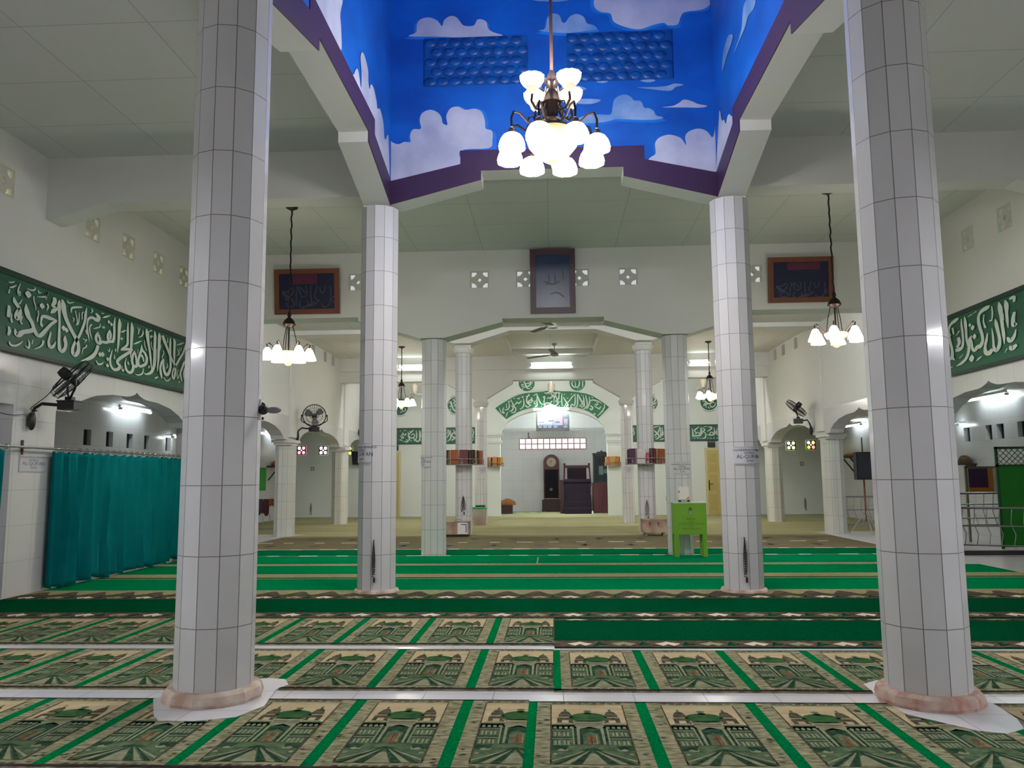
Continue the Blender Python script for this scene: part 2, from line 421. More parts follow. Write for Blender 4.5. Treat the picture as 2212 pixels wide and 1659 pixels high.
# picture of a mat, unit square: x across, y up (away from the camera); (material, polygon, layer)
PIC = [(CR, R4(0,.55,1,1), 1), (DK, R4(0,.2,1,.62), 1), (MD, R4(0,.0,1,.2), 1)]
def both(m, p, l): PIC.append((m, p, l)); PIC.append((m, mir(p), l))
PIC += [(BR, R4(0,0,.018,1), 5), (BR, R4(.982,0,1,1), 5)]
PIC += [(DO, el(.5,.755,.25,.085), 3), (DO, el(.5,.835,.055,.02), 3), (BR, el(.5,.875,.055,.014,10), 3), (MD, el(.5,.87,.035,.02,10), 4)]
PIC += [(LT, R4(.31,.585,.69,.685), 3), (BR, R4(.33,.628,.67,.638), 4), (LT, R4(.28,.675,.72,.69), 3), (MD, R4(.34,.6,.66,.607), 4)]
PIC += [(LT, [(.33,.585),(.33,.29),(.36,.29),(.37,.54),(.5,.585),(.63,.54),(.64,.29),(.67,.29),(.67,.585)], 3), (DK, [(.37,.29),(.37,.52),(.5,.56),(.63,.52),(.63,.29)], 2)]
PIC += [(MD, [(.40,.29),(.40,.45),(.5,.49),(.6,.45),(.6,.29)], 3), (DR, R4(.45,.29,.56,.43), 4), (BR, R4(.495,.29,.51,.43), 5), (LT, R4(.56,.29,.575,.43), 5)]
both(BR, [(.09,.64),(.09,.74),(.11,.74),(.11,.80),(.15,.86),(.2,.88),(.25,.86),(.28,.8),(.28,.74),(.3,.74),(.3,.64)], 2)
both(LT, R4(.09,.745,.3,.765), 3); both(MD, R4(.13,.8,.26,.815), 3); both(CR, R4(.15,.65,.24,.70), 3); both(MD, el(.2,.89,.02,.025,8), 3)
both(LT, [(.03,.62),(.1,.655),(.28,.655),(.31,.615)], 3); both(DK, R4(.02,.6,.32,.62), 4)
for yy in (.5,.36):
    both(MD, R4(.03,yy-.09,.28,yy), 2)
    for xx in (.05,.16): both(LT, R4(xx,yy-.075,xx+.03,yy-.015), 3); both(LT, R4(xx+.045,yy-.075,xx+.075,yy-.015), 3); both(DK, R4(xx+.032,yy-.08,xx+.043,yy-.01), 3)
    both(LT, R4(.02,yy+.012,.29,yy+.024), 3)
for xx in (.04,.11,.18,.25): both(LT, el(xx+.02,.565,.026,.02,8), 3)
both(LT, R4(.275,.28,.295,.58), 4)
both(DK, R4(.295,.28,.33,.56), 3)
PIC += [(MD, [(.24,.29),(.76,.29),(.82,.2),(.64,.2),(.5,.235),(.36,.2),(.18,.2)], 3), (BR, R4(.25,.275,.75,.285), 4)]
both(MD, [(0,.03),(0,.06),(.42,.19),(.46,.19)], 4); both(LT, [(.0,.02),(.0,.045),(.4,.185),(.43,.185)], 5)
both(DK, [(.03,.0),(.1,.0),(.45,.2),(.435,.2)], 5); both(LT, [(.13,.0),(.22,.0),(.47,.19),(.455,.19)], 5); both(DK, [(.24,.0),(.34,.0),(.495,.2),(.475,.2)], 5)
PIC += [(LT, [(.36,.0),(.64,.0),(.54,.14),(.5,.155),(.46,.14)], 4)]
both(LT, [(.08,.2),(.13,.22),(.18,.2),(.22,.215),(.2,.185),(.12,.18)], 5); both(LT, el(.06,.14,.03,.014,8), 5); both(MD, el(.14,.12,.04,.02,8), 4)
def mat_roll(name, label, X0, X1, Y0, Y1, stripe_x, pitch, sw=.062, edge_l=None, edge_r=None):
    """roll of woven prayer mats: green stripes at stripe_x + k*pitch, a picture in each mat"""
    mb = MB(); zt = .01; dz = .0005
    mb.box(X0, X1, Y0, Y1, .0, zt, BE)
    def clip(p):
        for bx, sgn in ((X0, 1), (X1, -1)):
            q = []
            for i in range(len(p)):
                a, b = p[i], p[(i+1) % len(p)]; ia, ib = sgn*(a[0]-bx) >= 0, sgn*(b[0]-bx) >= 0
                if ia: q.append(a)
                if ia != ib:
                    t = (bx-a[0])/(b[0]-a[0]); q.append((bx, a[1]+t*(b[1]-a[1])))
            p = q
            if len(p) < 3: return []
        return p
    def put(p, m, l):
        p = clip(p)
        if len(p) < 3: return
        ar = sum(p[i][0]*p[(i+1)%len(p)][1]-p[(i+1)%len(p)][0]*p[i][1] for i in range(len(p)))
        if ar < 0: p = p[::-1]
        mb.face([(x, y, zt+dz*l) for x, y in p], m)
    k0 = math.floor((X0-stripe_x)/pitch)-1; k1 = math.ceil((X1-stripe_x)/pitch)+1
    for k in range(k0, k1+1):
        xs = stripe_x+k*pitch
        put(R4(xs-sw/2, Y0, xs+sw/2, Y1), ST, 1)
        a = xs+sw/2+.075; b = xs+pitch-sw/2-.075
        if b < X0-.01 or a > X1+.01: continue
        y0, y1 = Y0+.085, Y1-.07
        if edge_l and a < edge_l: continue
        for m, p, l in PIC: put([(a+x*(b-a), y0+y*(y1-y0)) for x, y in p], m, l)
        # leaf scrolls woven into the border
        rg = random.Random(int((xs+9)*97)+int(Y0*31))
        for _ in range(16):
            cx = rg.choice((rg.uniform(xs+sw/2+.01, a-.012), rg.uniform(b+.012, xs+pitch-sw/2-.01))); cy = rg.uniform(Y0+.05, Y1-.05)
            put([(cx-.02,cy),(cx-.005,cy+.012),(cx+.022,cy+.006),(cx+.004,cy-.002),(cx+.012,cy-.016),(cx-.008,cy-.008)], rg.choice((MD,BR)), 2)
        for q in range(9):
            cx = a+(b-a)*(q+.5)/9
            for yy in (Y0+.045, Y1-.035): put([(cx-.022,yy-.008),(cx-.006,yy+.01),(cx+.02,yy+.008),(cx+.012,yy-.012)], rg.choice((BR,MD)), 2)
    if edge_l: put(R4(X0, Y0, X0+.045, Y1), ST, 6)
    put(R4(X0, Y0, X1, Y0+.03), HM, 6); put(R4(X0, Y1-.012, X1, Y1), HM, 6)
    return tag(mb.build(name, RM), label, 'carpet', 'rolls of mosque picture prayer mats')
mat_roll('prayer_mat_roll', 'picture prayer mat roll in the nearest row, left of the centre seam', -6.19, -.2, 3.73, 4.87, -.555, .628)
mat_roll('prayer_mat_roll', 'picture prayer mat roll in the nearest row, right of the centre seam', -.2, 5.8, 3.73, 4.84, .438, .62, edge_l=-.21)
mat_roll('prayer_mat_roll', 'picture prayer mat roll in the second row, left of the centre seam', -6.19, -.055, 5.11, 6.27, -.575, .628)
mat_roll('prayer_mat_roll', 'picture prayer mat roll in the second row, right of the centre seam', -.055, 5.8, 5.09, 6.24, .56, .612, edge_l=-.06)
mat_roll('prayer_mat_roll', 'short picture prayer mat roll in the third row, ending beside the dark green runner', -6.19, -.05, 6.46, 7.66, -.56, .615)
# plain carpets: (name, label, X0, X1, Y0, Y1, [(y0,y1,material,motif)])
g_dk = floorish('carpet_deep_green', (4,80,48), (2,66,38), 70, (1,1,1))
g_br = floorish('carpet_bright_green', (2,132,82), (1,116,70), 70, (1,1,1))
g_md = floorish('carpet_mid_green', (3,102,64), (2,90,54), 70, (1,1,1))
c_be = floorish('carpet_beige_edge', (176,170,132), (128,132,100), 18, (1,4,1))
c_fl = floorish('carpet_floral_edge', (122,104,90), (58,58,48), 24, (.7,2,1))
c_ol = floorish('carpet_olive', (126,118,94), (106,98,78), 5, (.3,3,1))
c_ot = floorish('carpet_pale_olive', (178,174,138), (146,144,108), 2.2, (.12,3.2,1))
c_wh = mat('carpet_white_yarn', (222,212,186), .9)
c_hem = rug_hem
CM = [g_dk, g_br, g_md, c_be, c_fl, c_ol, c_wh, c_hem, rug_br]
def runner(label, X0, X1, Y0, Y1, base, bands, group='green carpet runners'):
    X0 = min(X0, -6.19) if X0 < -5 else X0
    mb = MB(); zt = .009; mb.box(X0, X1, Y0, Y1, 0, zt, base)
    def st(y0, y1, m, l=1, x0=None, x1=None): mb.face([(x, y, zt+.0006*l) for x, y in R4(X0 if x0 is None else x0, y0, X1 if x1 is None else x1, y1)], m)
    for b in bands:
        y0, y1, m, motif = b
        st(y0, y1, m)
        if motif == 'flower':
            x = X0+.1
            i = 0
            while x < X1-.2:
                c = (y0+y1)/2; h = (y1-y0)*.3
                mb.face([(x,c,zt+.0012),(x+.06,c-h,zt+.0012),(x+.1,c-h*.2,zt+.0012),(x+.14,c-h,zt+.0012),(x+.2,c,zt+.0012),(x+.13,c+h*.6,zt+.0012),(x+.1,c+h,zt+.0012),(x+.07,c+h*.6,zt+.0012)], 6 if i % 2 == 0 else 3)
                mb.face([(x+.2,c-h,zt+.0012),(x+.25,c+h,zt+.0012),(x+.32,c-h*.4,zt+.0012)], 0)
                mb.face([(x+.24,c-h*.2,zt+.0018),(x+.29,c+h*.5,zt+.0018),(x+.33,c+h*.9,zt+.0018),(x+.3,c,zt+.0018)], 8)
                x += .34; i += 1
            st(y0, y0+.02, 7, 2); st(y1-.015, y1, 7, 2)
        if motif == 'wave':
            x = X0
            while x < X1-.3:
                P = [(x+.34*i/12, y0+(y1-y0)*(.08+.62*math.sin(math.pi*i/12)**2)) for i in range(13)]
                mb.face([(a, c, zt+.0012) for a, c in P+[(x+.34,y0),(x,y0)][:2]], 4)
                x += .34
        if motif == 'dash':
            x = X0+.05; i = 0
            while x < X1-.3:
                st((y0+y1)/2-.05, (y0+y1)/2+.05, 6, 2, x, x+.2+.12*(i % 3 == 0)); x += .55+.1*(i % 2); i += 1
    return tag(mb.build('carpet_runner', CM), label, 'carpet', group)
runner('short deep green runner with floral edges, right of the third mat row', -.05, 5.8, 6.36, 7.62, 0, [(6.36,6.62,4,'flower'),(7.5,7.62,4,'flower')])
runner('deep green runner with floral edges in front of the two sky well columns', -6.1, 5.9, 7.68, 9.12, 0, [(7.68,7.98,4,'flower'),(8.84,9.12,4,'flower')])
runner('bright green runner whose near edge is a scalloped beige wave', -5.95, 6.0, 9.14, 10.66, 1, [(9.14,9.55,3,'wave'),(10.6,10.66,3,None)])
runner('bright green runner with one wide beige line, second behind the wave edge', -5.95, 6.1, 10.68, 12.15, 1, [(10.68,10.74,0,None),(10.76,11.15,3,None)])
runner('bright green runner with a narrow beige line, nearest the donation box', -5.95, 5.9, 12.17, 13.7, 1, [(12.2,12.48,3,None)])
runner('darker green runner between the columns of the middle wall', -5.95, 5.9, 13.72, 14.9, 2, [(13.72,13.78,3,'dash')])
runner('brown olive patterned carpet with two broken white lines', -6.0, 6.0, 14.92, 18.4, 5, [(14.92,15.05,3,'dash'),(16.45,16.6,5,'dash'),(18.1,18.22,3,None)]+[], 'olive carpets')
mb = MB()
mb.box(-6.0, 6.0, 18.42, 27.95, 0, .008, 0); mb.box(-1.85, 1.85, 27.95, 31.5, 0, .008, 0)
mb.box(-9.1, -6.0, 19.4, 27.95, 0, .007, 0); mb.box(6.0, 9.1, 19.4, 27.95, 0, .007, 0)
tag(mb.build('wall_to_wall_carpet', [c_ot]), 'pale olive striped carpet covering the whole floor before the prayer niche', 'carpet', 'olive carpets')
cm_dark = mat('carpet_cross_mark', (78,72,58), .95)
for i in range(2):
    y = (15.75, 17.4)[i]; x = -5.6+.35*i; mb = MB()
    while x < 5.7:
        mb.box(x-.11, x+.11, y-.09, y+.09, .0098, .0106); mb.box(x-.035, x+.035, y-.24, y+.24, .0098, .0106); x += .88
    o = mb.build('cross_mark_band', cm_dark); tag(o, ['dark cross marks woven in the nearer half of the brown olive carpet','dark cross marks woven in the farther half of the brown olive carpet'][i], 'carpet', None, 'stuff')
# bare floor showing round the feet of the two near columns
def patch(name, pts, z=.0135):
    mb = MB(); n = len(pts); ar = sum(pts[i][0]*pts[(i+1)%n][1]-pts[(i+1)%n][0]*pts[i][1] for i in range(n))
    if ar < 0: pts = pts[::-1]
    mb.prism(pts, 'z', .001, z); return struct(mb.build(name, floort))
patch('floor_patch_left', [(-2.27,4.52),(-2.2,4.43),(-2.0,4.42),(-1.8,4.5),(-1.72,4.72),(-1.75,4.9),(-1.78,5.09),(-1.74,5.2),(-1.8,5.33),(-1.92,5.36),(-2.1,5.3),(-2.35,5.12),(-2.44,4.85)])
patch('floor_patch_right', [(1.85,4.62),(1.95,4.5),(2.08,4.34),(2.2,4.3),(2.33,4.38),(2.39,4.55),(2.42,4.8),(2.4,5.1),(2.2,5.32),(1.98,5.36),(1.86,5.26),(1.84,4.9)])
# ------------------------------------------------------------------ lamps
E_SHADE, E_TUBE = 6.0, 13.0
shade_on = mat('lit_glass_shade', (255,250,240), .4, emit=E_SHADE, ecol=(255,248,238))
shade_warm = mat('lit_frosted_shade', (255,246,232), .4, emit=7, ecol=(255,242,224))
alab = mat('alabaster_glass', (176,164,124), .35, emit=.2, ecol=(255,238,190), noise=.25, nscale=7, nrgb=(140,126,84))
cupm = mat('cup_glass', (246,240,226), .35, emit=2.2, ecol=(255,246,232))
cupb = mat('cup_glass_base', (196,188,160), .4, emit=.25, ecol=(255,240,210))
bronze = mat('dark_bronze', (58,46,44), .4, metal=.7)
bronze2 = mat('aged_bronze', (96,74,66), .45, metal=.5)
tubem = mat('lit_tube', (255,255,255), .4, emit=E_TUBE, ecol=(246,255,250))
tubeg = mat('lit_gallery_tube', (255,255,255), .4, emit=9, ecol=(240,252,255))
tuben = mat('added_niche_tube', (255,255,255), .4, emit=260, ecol=(244,255,250))
tubef = mat('lit_front_tube', (255,255,255), .4, emit=115, ecol=(250,250,255))
tubeh = mat('lit_strong_tube', (255,255,255), .4, emit=128, ecol=(255,252,250))
whitem = mat('white_enamel', (226,228,224), .4)
blackp = mat('black_plastic', (22,23,27), .45)
chrome = mat('chrome', (200,200,204), .22, metal=1)
steel = mat('brushed_steel', (156,158,160), .35, metal=.8)
def bell(mb, c, r, h, mi=0, n=24, lobes=8, up=False):
    P = [(.24*r,h),(.34*r,h*.95),(.5*r,h*.8),(.66*r,h*.55),(.82*r,h*.3),(.94*r,h*.13),(1.0*r,0)]
    if up: P = [(.26*r,h),(.42*r,h*.97),(.66*r,h*.85),(.86*r,h*.6),(.97*r,h*.32),(1.02*r,h*.1),(.97*r,0)]
    mb.lathe(P, n, c, mi, lobes=lobes, lob=.08)
    mb.lathe([(a*.95, b) for a, b in P[::-1]], n, c, mi, lobes=0)
# the large chandelier in the sky well
CHX, CHY = 0.0, 7.16
t = thing('chandelier', 'large bronze chandelier with many lit glass shades hanging in the blue sky well', 'chandelier', (CHX,CHY,8.38))
def cz(z): return z-8.38
mb = MB(); mb.tube([(0,0,cz(5.02)),(0,0,cz(8.36))], .016, 10); mb.lathe([(.09,cz(8.38)),(.07,cz(8.34)),(.02,cz(8.3))], 16); mb.build('rod', bronze2, t, True)
mb = MB()
mb.lathe([(.02,cz(5.1)),(.045,cz(5.04)),(.05,cz(4.96)),(.03,cz(4.92)),(.07,cz(4.86)),(.095,cz(4.78)),(.06,cz(4.7)),(.05,cz(4.64)),(.1,cz(4.6)),(.12,cz(4.56)),(.04,cz(4.52)),(.03,cz(4.5))], 20)
for k in range(6):
    a = k*math.pi/3; mb.tube([(.05*math.cos(a),.05*math.sin(a),cz(5.0)),(.1*math.cos(a),.1*math.sin(a),cz(4.98)),(.11*math.cos(a),.11*math.sin(a),cz(4.93)),(.07*math.cos(a),.07*math.sin(a),cz(4.9))], .012, 6)
mb.build('body', bronze, t, True)
mb = MB(); mb.lathe([(.012,cz(4.16)),(.02,cz(4.19)),(.05,cz(4.2)),(.09,cz(4.225)),(.16,cz(4.28)),(.225,cz(4.36)),(.245,cz(4.42)),(.235,cz(4.47)),(.22,cz(4.49))], 32)
mb.build('bowl', alab, t, True)
mb = MB(); mb.lathe([(.004,cz(4.13)),(.012,cz(4.16)),(.02,cz(4.195))], 10, cap0=True); mb.build('finial', bronze2, t, True)
for k in range(8):
    a = math.radians(22.5+45*k+6); ca, sa = math.cos(a), math.sin(a); R0 = .42
    mb = MB(); mb.tube([(r_*ca, r_*sa, cz(z)) for r_, z in ((.07,4.6),(.16,4.54),(.26,4.55),(.34,4.62),(.4,4.62),(.425,4.55),(.42,4.47))], .011, 8)
    mb.tube([(r_*ca, r_*sa, cz(z)) for r_, z in ((.26,4.55),(.24,4.6),(.2,4.61),(.18,4.57))], .008, 6)
    mb.lathe([(.03,0),(.035,.03),(.015,.05)], 10, (R0*ca,R0*sa,cz(4.41)))
    arm = mb.build('arm', bronze, t, True)
    mb = MB(); bell(mb, (R0*ca,R0*sa,cz(4.26)), .12, .15, up=True); mb.build('shade', shade_on, arm, True)
    point('shade_bulb', (CHX+R0*ca, CHY+R0*sa, 4.235), CH_W, (1,.975,.97), .06)
for k in range(4):
    a = math.radians(45+90*k-4); ca, sa = math.cos(a), math.sin(a); R0 = .24
    mb = MB(); mb.tube([(r_*ca, r_*sa, cz(z)) for r_, z in ((.06,4.78),(.12,4.68),(.2,4.67),(.25,4.73),(.24,4.8))], .012, 8)
    mb.tube([(r_*ca, r_*sa, cz(z)) for r_, z in ((.2,4.67),(.17,4.74),(.12,4.76),(.1,4.72),(.13,4.7))], .009, 6)
    arm = mb.build('upper_arm', bronze, t, True)
    mb = MB(); mb.lathe([(.025,0),(.045,.02),(.052,.045),(.06,.065)], 16, (R0*ca,R0*sa,cz(4.8))); mb.build('cup_base', cupb, arm, True)
    mb = MB(); mb.lathe([(.06,.0),(.088,.03),(.104,.06),(.112,.1)], 32, (R0*ca,R0*sa,cz(4.865)), lobes=12, lob=.1)
    mb.lathe([(.105,.098),(.098,.06),(.08,.03),(.01,.015)], 32, (R0*ca,R0*sa,cz(4.865)))
    mb.build('cup_shade', cupm if a > 0 else cupm, arm, True)
    point('cup_bulb', (CHX+R0*ca, CHY+R0*sa, 5.0), CUP_W, (1,.98,.99), .05)
# smaller chandeliers
def small_chandelier(loc, ztop, zl, label, n=6, rot=0, chain_r=.012, power=6):
    t = thing('bell_chandelier', label, 'chandelier', (loc[0],loc[1],ztop), 0, 'small chandeliers with bell shades')
    L = zl-ztop
    mb = MB(); mb.lathe([(.09,0),(.085,-.02),(.03,-.045),(.012,-.06)], 16, cap0=True); mb.build('canopy', bronze, t, True)
    mb = MB(); k = 26
    mb.tube([(.006*math.sin(i*2.1), .006*math.cos(i*1.7), -.05+(L+.6+.05)*i/k) for i in range(k+1)], chain_r, 6); mb.build('cord', bronze, t)
    mb = MB(); mb.lathe([(.015,L+.63),(.03,L+.58),(.02,L+.55),(.07,L+.5),(.095,L+.44),(.06,L+.41),(.02,L+.4)], 16)
    mb.tube([(0,0,L+.42),(0,0,L+.05)], .012, 8)
    for i in range(3):
        a = 2*math.pi*i/3+.5; mb.tube([(.05*math.cos(a),.05*math.sin(a),L+.44),(.1*math.cos(a),.1*math.sin(a),L+.25),(.13*math.cos(a),.13*math.sin(a),L+.02)], .006, 5)
    mb.build('stem', bronze, t, True)
    mb = MB(); mb.lathe([(.01,-.16+L),(.04,L-.145),(.075,L-.09),(.09,L-.03),(.13,L-.02),(.155,L+.02),(.15,L+.045),(.1,L+.05)], 20); mb.build('bowl', alab, t, True)
    for i in range(n):
        a = rot+2*math.pi*i/n; ca, sa = math.cos(a), math.sin(a); R0 = .29
        mb = MB(); mb.tube([(r_*ca, r_*sa, L+z) for r_, z in ((.06,.05),(.13,.03),(.2,.1),(.27,.17),(.3,.15),(.29,.1))], .009, 6); arm = mb.build('arm', bronze, t, True)
        mb = MB(); bell(mb, (R0*ca,R0*sa,L-.07), .1, .17, lobes=0); mb.build('shade', shade_warm, arm, True)
        if i % 2 == 0: point('bell_bulb', (loc[0]+R0*ca, loc[1]+R0*sa, zl-.09), power, (1,.95,.88), .05)
small_chandelier((-3.8,11.19), ZC, 3.08, 'small chandelier with bell shades hanging left, in front of the left blue picture', 6, .3, power=SM_W)
small_chandelier((3.88,11.1), ZC, 3.2, 'small chandelier with bell shades hanging right, in front of the right blue picture', 6, .1, power=SM_W)
small_chandelier((-4.0,20.9), ZR, 3.3, 'distant small chandelier in the left rear aisle, half behind a column', 6, .2, power=SM_W*.7)
small_chandelier((4.06,20.9), ZR, 3.38, 'distant small chandelier in the right rear aisle, before a green roundel', 6, .2, power=SM_W*.7)
# fluorescent tubes
def tube_light(x0, x1, y, z, label, axis='x', wall=0, tm=None):
    c = ((x0+x1)/2, y, z) if axis == 'x' else (y, (x0+x1)/2, z)
    t = thing('tube_light', label, 'tube light', c, 0 if axis == 'x' else math.pi/2, 'fluorescent tube lights')
    L = x1-x0
    yb = .03 if wall >= 0 else -.03
    mb = MB(); mb.box(-L/2-.03, L/2+.03, yb-.02, yb+.02, .005, .055); mb.build('fitting', whitem, t)
    for s in (-1,1): mb = MB(); mb.box(s*L/2-.02, s*L/2+.02, -.02+min(0,yb), .02+max(0,yb), -.045, .0); mb.build('socket', whitem, t)
    if axis == 'z': mb = MB(); mb.prism([(-.2,.0),(-.16,.06),(.16,.06),(.2,.0),(.2,-.01),(.15,.045),(-.15,.045),(-.2,-.01)], 'x', -L/2-.03, L/2+.03); mb.build('reflector', whitem, t)  # hood added to keep the front tubes' light off the ceiling
    if axis == 'y':
        mb = MB(); g = XO-abs(y); d = -1 if y < 0 else 1
        for s in (-.3,.3): mb.box(s*L-.02, s*L+.02, min(0,-d*g), max(0,-d*g), .02, .05)
        mb.build('wall_bracket', whitem, t)
    mb = MB(); mb.tube([(-L/2+.02,-.0,-.02),(L/2-.02,-.0,-.02)], .02, 10); mb.build('tube', tm or tubem, t, True)
    return t
tube_light(-.62, .55, 22.82, 4.55, 'long fluorescent tube on the beam over the prayer niche')
tube_light(-4.45, -3.62, 22.82, 4.54, 'fluorescent tube on the beam in the left rear aisle')
tube_light(3.9, 4.47, 22.82, 4.55, 'short fluorescent tube on the beam in the right rear aisle')
tube_light(16.2, 17.45, -8.98, 2.84, 'fluorescent tube seen through the left arch above the curtain', 'y', 0, tubeg)
tube_light(16.3, 17.75, 8.98, 2.9, 'fluorescent tube seen through the right arch above the green gate', 'y', 0, tubeg)
tube_light(23.9, 25.1, 8.98, 2.8, 'fluorescent tube far down the right gallery, seen through the rear arch', 'y', 0, tubeg)
tube_light(25.2, 26.4, -8.98, 2.84, 'fluorescent tube far down the left gallery, beyond the near column', 'y', 0, tubeg)
tube_light(18.35, 18.75, 8.98, 2.42, 'small glowing tube added at a bright spot by a wall opening, right side gallery', 'y', 0, tubeg)  # small glowing tubes added at two bright spots on the gallery walls
tube_light(18.55, 18.95, -8.98, 2.36, 'small glowing tube added at a bright spot by a wall opening, left side gallery', 'y', 0, tubeg)
# tubes on the far side of the middle wall and of the beam before the niche
for x in (-4.1, 0, 4.1):
    tube_light(x-.58, x+.58, 14.16, 4.3, 'fluorescent tube on the back of the middle wall, ' + ['at left','at the centre','at right'][int(round(x/4.1))+1], 'x', -1, tubeh)
    tube_light(x-.58, x+.58, 23.36, 4.3, 'fluorescent tube on the back of the beam before the niche, ' + ['at left','at the centre','at right'][int(round(x/4.1))+1], 'x', -1, tubeh)
for s in (-1, 1):
    for k, y in enumerate((1.7, 3.4)):
        tube_light(y-.55, y+.55, s*(6.05 if s < 0 else 5.97), 2.75, 'fluorescent tube on the %s wall %s the camera' % (['left','','right'][s+1], ['behind','beside'][k]), 'z', 0, tubef)
tube_light(-.58, .58, 28.42, 3.85, 'added unseen tube inside the niche above its arch', 'x', -1, tuben)  # unseen tube added to brighten the niche
# tented lamp under the niche arch
t = thing('niche_lamp', 'white tent shaped lamp glowing under the top of the niche arch', 'lamp', (-.07,27.86,3.66))
mb = MB(); mb.prism([(-.52,0),(.52,0),(.3,.06),(0,.2),(-.3,.06)], 'y', -.03, .05); mb.build('reflector', mat('lit_reflector', (250,250,244), .4, emit=.9), t)
mb = MB(); mb.tube([(-.62,-.06,.0),(.62,-.06,.0)], .026, 10); mb.build('tube', tubem, t, True)
mb = MB(); mb.box(-.66,-.6,-.09,.11,-.03,.03); mb.build('end_fitting', whitem, t); mb = MB(); mb.box(.6,.66,-.09,.11,-.03,.03); mb.build('end_fitting', whitem, t)
